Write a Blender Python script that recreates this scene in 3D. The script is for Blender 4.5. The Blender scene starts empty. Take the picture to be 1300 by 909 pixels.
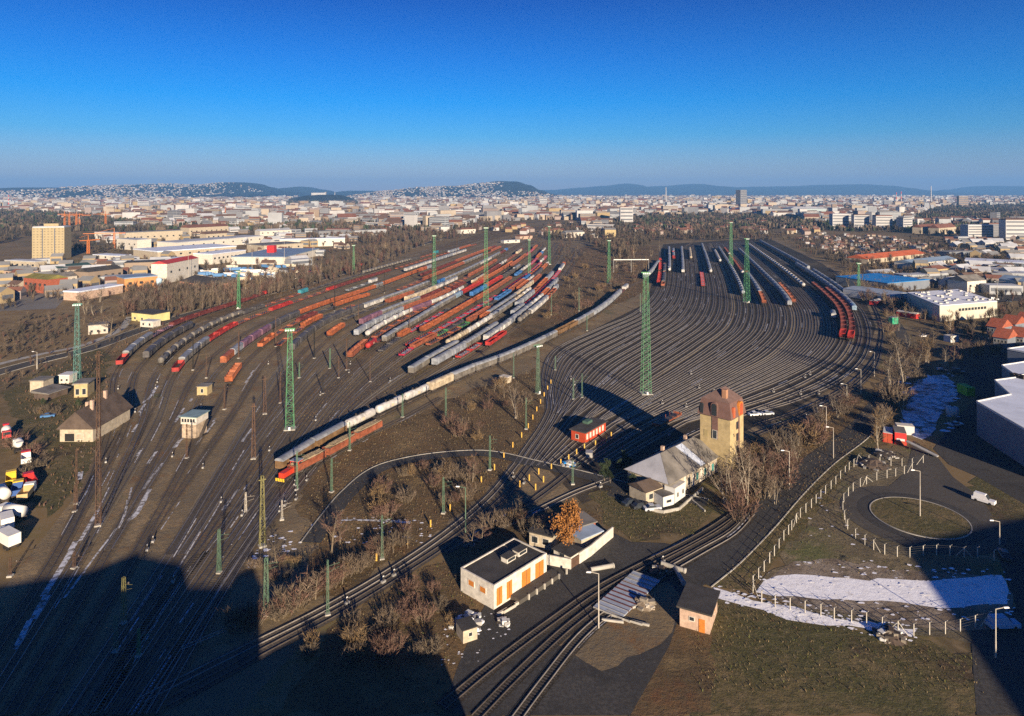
import bpy, math, random
from mathutils import Vector, Matrix
R = math.radians
rnd = random.Random(7)
scn = bpy.context.scene
COL = scn.collection
# ---------------------------------------------------------------- camera, world, sun
CH, CF, CY = 80.0, 860.0, 243.0            # camera height (m), focal length and horizon row in photo pixels
cam = bpy.data.cameras.new('camera'); camo = bpy.data.objects.new('camera', cam); COL.objects.link(camo)
camo.location = (0, 0, CH); camo.rotation_euler = (R(90), 0, 0)
cam.sensor_width = 36; cam.lens = CF / 1300 * 36; cam.shift_y = -(454.5 - CY) / 1300
cam.clip_start = 1; cam.clip_end = 90000
scn.camera = camo
HAZE = 6.5e-5; DENOISE = False
SUN_EL, SUN_DX, SUN_DY = 14.0, -0.355, 0.935   # elevation and the ground direction in which shadows fall
world = bpy.data.worlds.new('World'); scn.world = world; world.use_nodes = True
nt = world.node_tree; nt.nodes.clear()
sky = nt.nodes.new('ShaderNodeTexSky'); sky.sky_type = 'NISHITA'; sky.sun_disc = False
sun_az = math.atan2(-SUN_DX, -SUN_DY)          # azimuth of the sun, clockwise from +Y
sky.sun_elevation = R(SUN_EL); sky.sun_rotation = sun_az
sky.air_density = 1.0; sky.dust_density = 0.3; sky.ozone_density = 3.0; sky.altitude = 200
hs = nt.nodes.new('ShaderNodeHueSaturation'); hs.inputs['Saturation'].default_value = 1.1
bg = nt.nodes.new('ShaderNodeBackground'); bg.inputs[1].default_value = 0.07
wo = nt.nodes.new('ShaderNodeOutputWorld')
tc = nt.nodes.new('ShaderNodeTexCoord'); sx_ = nt.nodes.new('ShaderNodeSeparateXYZ'); cr = nt.nodes.new('ShaderNodeValToRGB')
nt.links.new(tc.outputs['Generated'], sx_.inputs[0]); nt.links.new(sx_.outputs['Z'], cr.inputs[0]); el = cr.color_ramp.elements
el[0].position = 0.0; el[0].color = (.78, .62, .84, 1); el[1].position = 1.0; el[1].color = (.0, .17, .60, 1)
for p_, c_ in ((.035, (.50, .57, .90)), (.08, (.15, .53, .95)), (.13, (.0, .47, 1.0)), (.19, (.0, .37, .90)), (.27, (.0, .235, .70))): e_ = el.new(p_); e_.color = c_ + (1,)
mu = nt.nodes.new('ShaderNodeMixRGB'); mu.blend_type = 'MULTIPLY'; mu.inputs[0].default_value = 1
nt.links.new(sky.outputs[0], hs.inputs['Color']); nt.links.new(hs.outputs[0], mu.inputs[1]); nt.links.new(cr.outputs[0], mu.inputs[2]); nt.links.new(mu.outputs[0], bg.inputs[0]); nt.links.new(bg.outputs[0], wo.inputs[0])
sd = bpy.data.lights.new('sun', 'SUN'); sd.energy = 5.0; sd.angle = R(0.5); sd.color = (1.0, 0.82, 0.60)
so = bpy.data.objects.new('sun', sd); COL.objects.link(so)
ldir = Vector((SUN_DX, SUN_DY, 0)).normalized() * math.cos(R(SUN_EL)) + Vector((0, 0, -math.sin(R(SUN_EL))))
so.rotation_euler = ldir.to_track_quat('-Z', 'Y').to_euler(); so.location = (100, -200, 200)
scn.view_settings.view_transform = 'Standard'; scn.view_settings.look = 'None'
scn.view_settings.exposure = 1.0; scn.view_settings.gamma = 1.0
scn.cycles.use_denoising = DENOISE
scn.cycles.max_bounces = 4; scn.cycles.diffuse_bounces = 2; scn.cycles.glossy_bounces = 2; scn.cycles.transparent_max_bounces = 4
scn.cycles.volume_bounces = 0

# ---------------------------------------------------------------- helpers
def G(px, py, z=0.0):
    Y = (CH - z) * CF / (py - CY)
    return Vector(((px - 650) / CF * Y, Y, z))
def PX(p):
    return 650 + CF * p[0] / p[1], CY + CF * (CH - p[2]) / p[1]
def hgt(base, top): return (base - top) / (base - CY) * CH
ORD = 'first second third fourth fifth sixth seventh eighth ninth tenth eleventh twelfth thirteenth fourteenth fifteenth sixteenth seventeenth eighteenth nineteenth'.split()
TENS = {2: 'twenty', 3: 'thirty', 4: 'forty', 5: 'fifty', 6: 'sixty', 7: 'seventy', 8: 'eighty', 9: 'ninety'}
TENTH = {2: 'twentieth', 3: 'thirtieth', 4: 'fortieth', 5: 'fiftieth', 6: 'sixtieth', 7: 'seventieth', 8: 'eightieth', 9: 'ninetieth'}
def ordw(n):
    if n <= 19: return ORD[n - 1]
    if n < 100: return TENTH[n // 10] if n % 10 == 0 else TENS[n // 10] + '-' + ORD[n % 10 - 1]
    return 'hundredth' if n == 100 else 'hundred and ' + ordw(n - 100) if n < 200 else 'two hundred and ' + ordw(n - 200) if n > 200 else 'two hundredth'
def node(t, ty, **kw):
    n = t.nodes.new(ty)
    for k, v in kw.items(): setattr(n, k, v)
    return n
MATS = {}
def mat(name, col, rough=0.8, amt=0.25, scale=0.5, metal=0.0, spec=0.3, emit=None):
    if name in MATS: return MATS[name]
    m = bpy.data.materials.new(name); m.use_nodes = True; t = m.node_tree; b = t.nodes['Principled BSDF']
    b.inputs['Roughness'].default_value = rough; b.inputs['Metallic'].default_value = metal
    b.inputs['Specular IOR Level'].default_value = spec
    if amt > 0:
        g = node(t, 'ShaderNodeNewGeometry'); n1 = node(t, 'ShaderNodeTexNoise'); n1.inputs['Scale'].default_value = scale; n1.inputs['Detail'].default_value = 5
        n1.inputs['Roughness'].default_value = 0.65
        t.links.new(g.outputs['Position'], n1.inputs['Vector'])
        rp = node(t, 'ShaderNodeValToRGB'); t.links.new(n1.outputs['Fac'], rp.inputs[0])
        rp.color_ramp.elements[0].position = 0.3; rp.color_ramp.elements[1].position = 0.7
        rp.color_ramp.elements[0].color = tuple(c * (1 - amt) for c in col) + (1,)
        rp.color_ramp.elements[1].color = tuple(min(1, c * (1 + amt)) for c in col) + (1,)
        t.links.new(rp.outputs[0], b.inputs['Base Color'])
    else:
        b.inputs['Base Color'].default_value = tuple(col) + (1,)
    MATS[name] = m; return m
def ground_mat(name, layers, rough=0.95, bump=0.0):
    """layers: list of (colour, noise scale, threshold, softness); later layers lie over earlier ones."""
    m = bpy.data.materials.new(name); m.use_nodes = True; t = m.node_tree; b = t.nodes['Principled BSDF']
    b.inputs['Roughness'].default_value = rough; b.inputs['Specular IOR Level'].default_value = 0.15
    g = node(t, 'ShaderNodeNewGeometry'); cur = None
    for i, (c, sc, th, sf) in enumerate(layers):
        if cur is None:
            rgb = node(t, 'ShaderNodeRGB'); rgb.outputs[0].default_value = tuple(c) + (1,); cur = rgb.outputs[0]; continue
        mp = node(t, 'ShaderNodeMapping'); mp.inputs['Location'].default_value = (i * 37.1, i * 11.7, 0)
        n = node(t, 'ShaderNodeTexNoise'); n.inputs['Scale'].default_value = sc; n.inputs['Detail'].default_value = 6; n.inputs['Roughness'].default_value = 0.68
        t.links.new(g.outputs['Position'], mp.inputs[0]); t.links.new(mp.outputs[0], n.inputs['Vector'])
        mr = node(t, 'ShaderNodeMapRange'); mr.inputs[1].default_value = th - sf; mr.inputs[2].default_value = th + sf
        t.links.new(n.outputs['Fac'], mr.inputs[0])
        mx = node(t, 'ShaderNodeMixRGB'); mx.inputs[2].default_value = tuple(c) + (1,)
        t.links.new(mr.outputs[0], mx.inputs[0]); t.links.new(cur, mx.inputs[1]); cur = mx.outputs[0]
    t.links.new(cur, b.inputs['Base Color'])
    if bump:
        n = node(t, 'ShaderNodeTexNoise'); n.inputs['Scale'].default_value = 0.9; n.inputs['Detail'].default_value = 8; n.inputs['Roughness'].default_value = 0.75
        t.links.new(g.outputs['Position'], n.inputs['Vector'])
        bp = node(t, 'ShaderNodeBump'); bp.inputs['Distance'].default_value = bump; bp.inputs['Strength'].default_value = 0.8
        t.links.new(n.outputs['Fac'], bp.inputs['Height']); t.links.new(bp.outputs[0], b.inputs['Normal'])
    MATS[name] = m; return m

class MB:
    def __init__(s): s.v = []; s.f = []; s.m = []; s.mats = []
    def mi(s, m):
        if m is None: return 0
        if m not in s.mats: s.mats.append(m)
        return s.mats.index(m)
    def face(s, pts, m=None):
        n = len(s.v); s.v += [tuple(p) for p in pts]; s.f.append(tuple(range(n, n + len(pts)))); s.m.append(s.mi(m))
    def hexa(s, b, t, m=None, bottom=True):
        n = len(s.v); s.v += [tuple(p) for p in b] + [tuple(p) for p in t]; k = len(b); i = s.mi(m)
        for j in range(k): s.f.append((n + j, n + (j + 1) % k, n + k + (j + 1) % k, n + k + j)); s.m.append(i)
        s.f.append(tuple(range(n + k, n + 2 * k))); s.m.append(i)
        if bottom: s.f.append(tuple(range(n + k - 1, n - 1, -1))); s.m.append(i)
    def box(s, x0, x1, y0, y1, z0, z1, m=None, rot=0.0, c=(0, 0)):
        P = [(x0, y0), (x1, y0), (x1, y1), (x0, y1)]
        if rot:
            ca, sa = math.cos(rot), math.sin(rot); P = [(c[0] + (x) * ca - (y) * sa, c[1] + (x) * sa + (y) * ca) for x, y in P]
        s.hexa([(x, y, z0) for x, y in P], [(x, y, z1) for x, y in P], m)
    def tube(s, a, b, ra, rb=None, n=6, m=None, cap=True):
        a, b = Vector(a), Vector(b); rb = ra if rb is None else rb; d = (b - a)
        if d.length < 1e-6: return
        d.normalize(); u = d.orthogonal().normalized(); w = d.cross(u); k = len(s.v); i = s.mi(m)
        for p, r in ((a, ra), (b, rb)):
            for j in range(n):
                q = 2 * math.pi * j / n; s.v.append(tuple(p + (u * math.cos(q) + w * math.sin(q)) * r))
        for j in range(n): s.f.append((k + j, k + (j + 1) % n, k + n + (j + 1) % n, k + n + j)); s.m.append(i)
        if cap: s.f.append(tuple(range(k + n, k + 2 * n))); s.m.append(i); s.f.append(tuple(range(k + n - 1, k - 1, -1))); s.m.append(i)
    def lathe(s, prof, n=12, m=None, ax='z', c=(0, 0, 0)):
        k = len(s.v); i = s.mi(m)
        for r, h in prof:
            for j in range(n):
                q = 2 * math.pi * j / n; a, b = r * math.cos(q), r * math.sin(q)
                p = (a, b, h) if ax == 'z' else (h, a, b)
                s.v.append((p[0] + c[0], p[1] + c[1], p[2] + c[2]))
        for e in range(len(prof) - 1):
            for j in range(n): s.f.append((k + e * n + j, k + e * n + (j + 1) % n, k + (e + 1) * n + (j + 1) % n, k + (e + 1) * n + j)); s.m.append(i)
        s.f.append(tuple(range(k + n - 1, k - 1, -1))); s.m.append(i); s.f.append(tuple(range(k + (len(prof) - 1) * n, k + len(prof) * n))); s.m.append(i)
    def prism(s, poly, z0, z1, m=None):
        s.hexa([(x, y, z0) for x, y in poly], [(x, y, z1) for x, y in poly], m)
    def profx(s, prof, x0, x1, m=None):      # profile in (y,z) extruded along x
        s.hexa([(x0, y, z) for y, z in prof], [(x1, y, z) for y, z in prof], m)
    def mesh(s, name, smooth=False):
        me = bpy.data.meshes.new(name); me.from_pydata(s.v, [], s.f)
        for m in s.mats: me.materials.append(m)
        if len(s.mats) > 1: me.polygons.foreach_set('material_index', s.m)
        if smooth: me.polygons.foreach_set('use_smooth', [True] * len(s.f))
        me.update(); return me
    def obj(s, name, parent=None, m=None, smooth=False):
        if m is not None: s.mats = [m]; s.m = [0] * len(s.f)
        return link(name, s.mesh(name, smooth), parent)
def link(name, me, parent=None, loc=None, rz=None):
    o = bpy.data.objects.new(name, me); COL.objects.link(o)
    if parent is not None: o.parent = parent
    if loc is not None: o.location = loc
    if rz is not None: o.rotation_euler = (0, 0, rz)
    return o
LABELS = {}
def tag(o, label=None, cat=None, group=None, kind=None):
    if label:
        o['label'] = label
        LABELS[label] = LABELS.get(label, 0) + 1
    if cat: o['category'] = cat
    if group: o['group'] = group
    if kind: o['kind'] = kind
    return o
def thing(name, loc, rz, label, cat, group=None):
    return tag(link(name, None, None, loc, rz), label, cat, group)
def dup(root, loc, rz, label=None, group=None, name=None, scale=None):
    r = root.copy(); COL.objects.link(r); r.location = loc; r.rotation_euler = (0, 0, rz)
    if scale: r.scale = scale
    if name: r.name = name
    if label: r['label'] = label
    if group: r['group'] = group
    for ch in list(root.children):
        c = ch.copy(); COL.objects.link(c); c.parent = r
        for g in ch.children:
            d = g.copy(); COL.objects.link(d); d.parent = c
    return r
def spline(pts, step):
    """Catmull-Rom through ground points, resampled evenly."""
    P = [Vector((p[0], p[1])) for p in pts]; P = [P[0] * 2 - P[1]] + P + [P[-1] * 2 - P[-2]]; out = []
    for i in range(1, len(P) - 2):
        a, b, c, d = P[i - 1], P[i], P[i + 1], P[i + 2]; n = max(2, int((c - b).length / max(step * .5, .5)))
        # centripetal-ish: limit tangents for uneven spacing
        L = (c - b).length; t1 = (c - a); t1 = t1.normalized() * L if t1.length else t1; t2 = (d - b); t2 = t2.normalized() * L if t2.length else t2
        for k in range(n):
            t = k / n; h1 = 2*t**3 - 3*t**2 + 1; h2 = t**3 - 2*t**2 + t; h3 = -2*t**3 + 3*t**2; h4 = t**3 - t**2
            out.append(b * h1 + t1 * h2 + c * h3 + t2 * h4)
    out.append(P[-2])
    res = [out[0]]; acc = 0.0
    for i in range(1, len(out)):
        seg = out[i] - out[i - 1]; L = seg.length
        while acc + L >= step and L > 0:
            q = out[i - 1] + seg * ((step - acc) / L); res.append(q); out[i - 1] = q; seg = out[i] - q; L = seg.length; acc = 0.0
        acc += L
    if (res[-1] - out[-1]).length > step * .3: res.append(out[-1])
    return res
def strip(mb, pts, w0, w1, z, m=None, lat0=None, lat1=None):
    """flat ribbon along pts between lateral offsets w0 and w1"""
    k = len(mb.v); n = len(pts); i = mb.mi(m)
    for j, p in enumerate(pts):
        t = (pts[min(j + 1, n - 1)] - pts[max(j - 1, 0)]).normalized(); q = Vector((-t.y, t.x))
        a, b = p + q * w0, p + q * w1; mb.v.append((a.x, a.y, z)); mb.v.append((b.x, b.y, z))
    for j in range(n - 1): mb.f.append((k + 2*j, k + 2*j + 2, k + 2*j + 3, k + 2*j + 1)); mb.m.append(i)
def ribbon(mb, pts, off, w, z0, z1, m=None):
    """raised bar along pts (a rail, a kerb, a low wall)"""
    k = len(mb.v); n = len(pts); i = mb.mi(m)
    for j, p in enumerate(pts):
        t = (pts[min(j + 1, n - 1)] - pts[max(j - 1, 0)]).normalized(); q = Vector((-t.y, t.x))
        a, b = p + q * (off - w / 2), p + q * (off + w / 2)
        mb.v += [(a.x, a.y, z0), (a.x, a.y, z1), (b.x, b.y, z1), (b.x, b.y, z0)]
    for j in range(n - 1):
        for e in range(3): mb.f.append((k + 4*j + e, k + 4*j + 4 + e, k + 4*j + 5 + e, k + 4*j + 1 + e)); mb.m.append(i)
    for j in (0, n - 1): mb.f.append(tuple(k + 4*j + e for e in range(4))); mb.m.append(i)
def gp(pxs, z=0): return [G(x, y, z) for x, y in pxs]
def sheet(name, pxs, z, m, kind='structure', jit=0.0, seed=1, smooth=True):
    P = [Vector((p.x, p.y)) for p in gp(pxs)]; r = random.Random(seed); out = []
    for i, a in enumerate(P):
        b = P[(i + 1) % len(P)]; L = (b - a).length; n = max(1, int(L / 3)) if jit else 1
        for k in range(n):
            q = a.lerp(b, k / n); out.append((q.x + r.gauss(0, jit), q.y + r.gauss(0, jit)) if jit else (q.x, q.y))
    from mathutils.geometry import tessellate_polygon
    tri = tessellate_polygon([[Vector((x, y, 0)) for x, y in out]])
    me = bpy.data.meshes.new(name); me.from_pydata([(x, y, z) for x, y in out], [], [t if True else t for t in tri]); me.materials.append(m); me.update()
    # make every face look up
    flip = [p for p in me.polygons if p.normal.z < 0]
    if flip:
        for p in flip: p.flip()
        me.update()
    o = link(name, me)
    if kind: o['kind'] = kind
    return o
def inside(pt, poly):
    x, y = pt; c = False; n = len(poly)
    for i in range(n):
        x1, y1 = poly[i]; x2, y2 = poly[i - 1]
        if (y1 > y) != (y2 > y) and x < (x2 - x1) * (y - y1) / (y2 - y1) + x1: c = not c
    return c
def sample(poly, n, r):
    """n ground points evenly spread over a region given in photo pixels"""
    W = [(p.x, p.y) for p in gp(poly)]; xs = [p[0] for p in W]; ys = [p[1] for p in W]; out = []; k = 0
    while len(out) < n and k < n * 60:
        k += 1; p = (r.uniform(min(xs), max(xs)), r.uniform(min(ys), max(ys)))
        if inside(p, W): out.append(p)
    return out
def sample_px(poly, n, r):
    xs = [p[0] for p in poly]; ys = [p[1] for p in poly]; out = []; k = 0
    while len(out) < n and k < n * 60:
        k += 1; p = (r.uniform(min(xs), max(xs)), r.uniform(min(ys), max(ys)))
        if inside(p, poly): g = G(*p); out.append((g.x, g.y))
    return out
# ---------------------------------------------------------------- ground
m_land = ground_mat('land', [((0.179, 0.125, 0.059), 1, .5, .1), ((0.240, 0.163, 0.072), .004, .5, .10), ((0.114, 0.086, 0.045), .012, .52, .08), ((0.125, 0.119, 0.042), .02, .60, .05), ((0.314, 0.239, 0.134), .015, .64, .04), ((0.210, 0.153, 0.082), .3, .55, .1)])
m_yard = ground_mat('yard_gravel', [((0.241, 0.178, 0.098), 1, .5, .1), ((0.165, 0.124, 0.073), .03, .5, .10), ((0.309, 0.221, 0.118), .05, .57, .07), ((0.194, 0.107, 0.046), .07, .60, .05), ((0.117, 0.110, 0.048), .025, .63, .04), ((0.146, 0.121, 0.083), .6, .55, .12), ((0.388, 0.320, 0.207), 1.6, .68, .05)], bump=.25)
m_yard2 = ground_mat('yard_gravel_shade', [((0.048, 0.038, 0.031), 1, .5, .1), ((0.034, 0.029, 0.023), .03, .5, .10), ((0.120, 0.093, 0.057), .016, .60, .05), ((0.060, 0.052, 0.038), .5, .56, .1), ((0.168, 0.136, 0.095), 1.5, .70, .05)], bump=.25)  # dark gravel, with the shade beside the rails put into its tone
m_grass = ground_mat('rough_grass', [((0.135, 0.105, 0.048), 1, .5, .1), ((0.092, 0.085, 0.035), .035, .5, .10), ((0.19, 0.14, 0.07), .06, .56, .08), ((0.085, 0.06, 0.035), .05, .60, .05), ((0.075, 0.07, 0.028), .5, .55, .12), ((0.20, 0.155, 0.085), .9, .62, .08)], bump=.5)
m_scrub = ground_mat('scrub_floor', [((0.176, 0.112, 0.053), 1, .5, .1), ((0.102, 0.071, 0.038), .05, .5, .10), ((0.268, 0.188, 0.087), .06, .6, .08), ((0.154, 0.076, 0.037), .04, .62, .06), ((0.112, 0.084, 0.044), .5, .55, .12)], bump=.5)
m_asph = ground_mat('asphalt', [((.062, .058, .053), 1, .5, .1), ((.085, .079, .070), .045, .52, .07), ((.040, .038, .036), .10, .58, .05), ((.105, .095, .078), .16, .66, .03), ((.045, .043, .041), 1.6, .5, .12), ((.09, .082, .07), .7, .64, .04)], bump=.04)
m_asph2 = ground_mat('worn_asphalt', [((.095, .085, .072), 1, .5, .1), ((.066, .060, .053), .07, .5, .07), ((.13, .112, .085), .05, .58, .05), ((.075, .068, .058), 1.4, .5, .12), ((.05, .047, .043), .3, .64, .04)], bump=.06)
m_snow = ground_mat('snow', [((.90, .90, .92), 1, .5, .1), ((.80, .79, .80), .5, .55, .1), ((.55, .50, .43), .3, .68, .04), ((.62, .60, .58), 1.8, .64, .05)], rough=.7, bump=.12)
m_snowp = ground_mat('thin_snow_and_glints', [((.60, .61, .64), 1, .5, .1), ((.20, .18, .16), .9, .52, .05), ((.12, .10, .08), .35, .58, .05)], rough=.85)
m_snowq = ground_mat('broken_snow', [((.75, .76, .79), 1, .5, .1), ((.30, .28, .26), .35, .53, .05), ((.12, .11, .10), .12, .56, .05)], rough=.85)
m_sand = ground_mat('sandy_soil', [((.26, .21, .155), 1, .5, .1), ((.17, .13, .09), .12, .5, .08), ((.36, .31, .25), .25, .6, .06), ((.09, .08, .055), .2, .64, .05)], bump=.3)
m_conc = mat('pale_concrete', (.34, .32, .28), .9, .3, .4)
g = MB(); S = 60000
g.face([(-S, -3000, 0), (S, -3000, 0), (S, S, 0), (-S, S, 0)]); tag(g.obj('ground', m=m_land), kind='structure')
sheet('yard_ground', [(-400,909),(-20,780),(88,640),(120,560),(125,480),(150,455),(260,395),(420,345),(560,312),(640,293),(760,296),(745,330),(715,365),(700,400),(760,385),(815,350),(830,312),(900,300),(980,300),(1060,340),(1104,380),(1118,415),(1108,455),(1075,490),(1010,522),(940,560),(850,600),(700,640),(560,700),(400,800),(300,909)], .012, m_yard)
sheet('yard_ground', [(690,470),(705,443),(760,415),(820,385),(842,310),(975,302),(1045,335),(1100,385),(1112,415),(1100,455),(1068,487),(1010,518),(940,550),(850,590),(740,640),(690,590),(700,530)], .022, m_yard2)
def region(name, px, z, m, seed, jit=1.0): return sheet(name, px, z, m, 'structure', jit, seed)
# scrub between the yards and inside the loop
region('scrub_ground', [(700,330),(745,312),(835,312),(838,345),(815,372),(770,392),(700,425),(660,440),(640,425),(690,380)], .034, m_scrub, 2, 1.5)
region('scrub_ground', [(430,560),(520,530),(600,495),(680,468),(690,500),(690,540),(650,590),(600,640),(520,700),(420,760),(380,770),(400,690),(380,640),(400,590)], .034, m_scrub, 3)
region('grass_bank', [(395,500),(470,462),(560,450),(520,490),(460,515),(400,545),(350,560),(340,545)], .036, m_grass, 4)
region('grass_bank', [(345,909),(420,800),(520,730),(600,690),(640,660),(700,640),(760,650),(770,680),(690,720),(620,780),(560,909)], .036, m_scrub, 5)
region('grass_bank', [(745,622),(800,625),(880,625),(905,640),(880,680),(800,685),(770,665)], .042, m_grass, 6)
region('grass_bank', [(905,640),(930,560),(1000,545),(1090,500),(1125,480),(1150,440),(1190,440),(1180,480),(1150,500),(1145,540),(1090,600),(1030,640),(960,660)], .040, m_scrub, 7)
region('grass_bank', [(1000,632),(1095,540),(1120,560),(1090,600),(985,715),(955,752),(905,745)], .044, m_grass, 8)
region('grass_bank', [(870,770),(910,755),(980,770),(1080,795),(1150,810),(1240,830),(1250,909),(880,909)], .040, m_grass, 9)
region('grass_bank', [(1210,690),(1205,640),(1240,600),(1300,600),(1400,640),(1400,700),(1300,660)], .044, m_grass, 10)
region('grass_bank', [(0,500),(70,465),(125,440),(140,455),(128,500),(128,560),(100,620),(60,660),(40,640),(60,560),(20,540)], .040, m_grass, 12)
region('field', [(-200,470),(-200,395),(0,385),(120,380),(260,375),(250,395),(100,440),(0,462)], .030, ground_mat('field_soil', [((0.196, 0.138, 0.068), 1, .5, .1), ((0.273, 0.202, 0.101), .03, .5, .08), ((0.120, 0.084, 0.044), .04, .58, .06), ((0.460, 0.385, 0.256), .025, .66, .03), ((0.170, 0.112, 0.054), .3, .55, .1)]), 13, 3)
region('embankment', [(480,345),(560,312),(640,288),(700,288),(640,300),(560,325),(460,355),(380,375),(300,395),(200,425),(150,460),(135,450),(240,402),(380,365)], .026, m_scrub, 14, 2)
# sandy ground, compound and snow field to the right
region('dirt_yard', [(960,745),(1000,690),(1050,640),(1075,600),(1100,575),(1160,560),(1200,600),(1225,640),(1300,690),(1300,820),(1200,812),(1100,796),(1010,778)], .050, ground_mat('compound_ground', [((0.178, 0.143, 0.081), 1, .5, .1), ((0.117, 0.097, 0.062), .05, .5, .08), ((0.124, 0.126, 0.049), .04, .58, .05), ((0.267, 0.210, 0.126), .2, .6, .07)], bump=.3), 15, .6)
region('dirt_yard', [(975,738),(1010,715),(1060,708),(1130,722),(1200,728),(1275,735),(1285,775),(1270,800),(1190,798),(1080,782),(980,762)], .058, m_sand, 16, .5)
region('snow_field', [(962,752),(968,738),(985,730),(1010,729),(1100,736),(1180,737),(1255,731),(1277,731),(1277,768),(1200,772),(1120,764),(1040,761),(985,757)], .070, m_snow, 17, .25)
region('snow_patch', [(905,748),(925,752),(960,763),(1010,772),(1080,786),(1130,795),(1165,803),(1150,806),(1080,798),(1000,786),(940,768),(910,757)], .072, m_snow, 18, .5)
region('snow_patch', [(1150,504),(1166,482),(1196,474),(1212,486),(1214,505),(1196,524),(1186,545),(1172,560),(1158,556),(1146,535)], .060, m_snowq, 19, .8)
region('snow_patch', [(1168,486),(1180,476),(1192,486)], .061, m_snow, 20, .3)
region('grass_bank', [(845,800),(880,770),(905,760),(900,909),(800,909)], .045, m_scrub, 41, .5)
region('dirt_yard', [(700,815),(730,775),(800,745),(850,740),(868,765),(850,800),(820,830),(760,850)], .0705, m_yard, 42, .5)
region('dirt_yard', [(560,830),(600,790),(640,772),(650,790),(620,850),(590,909),(545,909)], .0715, m_scrub, 43, .4)
# roads and hardstanding
def road(name, pts, w, z, m=m_asph, step=4, edge=None):
    P = spline(gp(pts), step); b = MB(); strip(b, P, -w/2, w/2, z, m); tag(b.obj(name), kind='structure')
    if edge:
        b = MB()
        for s in edge: ribbon(b, P, s * (w/2 + .12), .22, 0, z + .12)
        tag(b.obj('kerb', m=m_conc), kind='structure')
    return P
road('road', [(-60,492),(0,472),(60,456),(110,444),(170,422),(230,402),(290,385),(350,370),(400,357),(440,345),(500,322),(560,303)], 9, .075, m_asph2, 6, (-1, 1))
road('concrete_path', [(-60,480),(0,462),(60,448),(100,440),(150,420),(165,402)], 4, .08, m_conc, 5)
road('concrete_path', [(165,405),(220,392),(280,375),(310,366)], 4, .08, m_conc, 5)
road('road', [(560,303),(640,287),(720,277)], 9, .075, m_asph2, 8)
road('road', [(1125,500),(1110,525),(1085,552),(1040,585),(1000,622),(960,665),(915,708),(880,735)], 8, .085, m_asph, 3, (1,))
sheet('asphalt_yard', [(700,708),(760,692),(790,688),(845,690),(880,698),(905,690),(930,680),(945,690),(905,735),(870,760),(850,820),(800,909),(560,909),(640,800),(650,760),(700,735)], .066, m_asph)
road('road', [(690,660),(735,655)], 5, .08, m_asph, 3)
road('road', [(785,680),(745,700),(700,722),(650,765),(615,850),(600,909)], 9, .09, m_asph, 3)
road('road', [(395,690),(420,655),(445,625),(480,597),(520,585),(570,578),(620,577),(680,590),(740,604),(800,620),(860,632),(900,640)], 4.5, .24, m_asph, 2, (1,))
# truck turning circle
rc = G(1167, 657)
def ring(name, c, r0, r1, z, m, n=72):
    b = MB()
    for i in range(n):
        a0, a1 = 2*math.pi*i/n, 2*math.pi*(i+1)/n
        if r0 > 0: b.face([(c.x + r*math.cos(a), c.y + r*math.sin(a), z) for r, a in ((r0, a0), (r1, a0), (r1, a1), (r0, a1))], m)
    if r0 == 0: b.face([(c.x + r1*math.cos(2*math.pi*i/n), c.y + r1*math.sin(2*math.pi*i/n), z) for i in range(n)], m)
    return tag(b.obj(name), kind='structure')
ring('turning_road', rc, 0, 17.5, .10, m_asph2); ring('turning_road', rc, 10.9, 13.6, .112, m_asph)
ring('grass_island', rc, 0, 10.6, .20, m_grass)
b = MB(); ribbon(b, [Vector((rc.x + 10.7*math.cos(2*math.pi*i/72), rc.y + 10.7*math.sin(2*math.pi*i/72))) for i in range(73)], 0, .25, 0, .25); tag(b.obj('kerb', m=m_conc), kind='structure')
sheet('road', [(1160,560),(1186,575),(1210,606),(1245,632),(1260,655),(1225,672),(1180,640),(1120,625),(1150,600)], .088, m_asph2)
sheet('asphalt_yard', [(1200,440),(1300,425),(1420,440),(1420,620),(1300,640),(1240,605),(1205,590),(1185,570),(1215,530),(1240,505)], .055, m_asph)
sheet('asphalt_yard', [(1250,660),(1400,660),(1400,909),(1240,909),(1232,800),(1290,770)], .056, m_asph)
road('road', [(1125,500),(1140,470),(1150,440),(1140,415),(1125,395),(1110,370),(1100,350)], 6, .085, m_asph2, 5)
road('road', [(1160,378),(1200,384),(1290,380),(1400,372)], 12, .085, m_asph, 6)
road('road', [(1190,420),(1240,428),(1300,440)], 7, .085, m_asph2, 6)
sheet('asphalt_yard', [(790,600),(840,590),(900,575),(905,600),(880,625),(840,646),(800,640),(770,628)], .048, m_asph)

# ---------------------------------------------------------------- railway tracks
m_ballL = ground_mat('ballast_brown', [((0.188, 0.137, 0.078), 1, .5, .1), ((0.135, 0.100, 0.060), .06, .5, .10), ((0.296, 0.213, 0.109), .035, .58, .06), ((0.216, 0.114, 0.050), .09, .60, .06), ((0.118, 0.094, 0.063), 1.3, .5, .1)], bump=.15)
m_ballD = ground_mat('ballast_dark', [((0.137, 0.113, 0.084), 1, .5, .1), ((0.082, 0.068, 0.052), .02, .5, .06), ((0.174, 0.139, 0.086), .03, .60, .05), ((0.104, 0.085, 0.065), 1.3, .5, .1)], bump=.15)
m_ballS = ground_mat('ballast_sandy', [((0.252, 0.199, 0.123), 1, .5, .1), ((0.157, 0.119, 0.076), .05, .5, .08), ((0.181, 0.147, 0.095), 1.3, .5, .1)], bump=.15)
m_slp = mat('sleeper', (.085, .072, .06), .9, .4, 1.0)
m_railb = mat('polished_rail', (.27, .245, .22), .4, .3, .3, metal=.3, spec=.5); m_rail = mat('rail_steel', (.12, .10, .085), .45, .3, .5, metal=.4, spec=.5)
TRK = {'left': [], 'right': [], 'main': []}
NT = [0]
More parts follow.
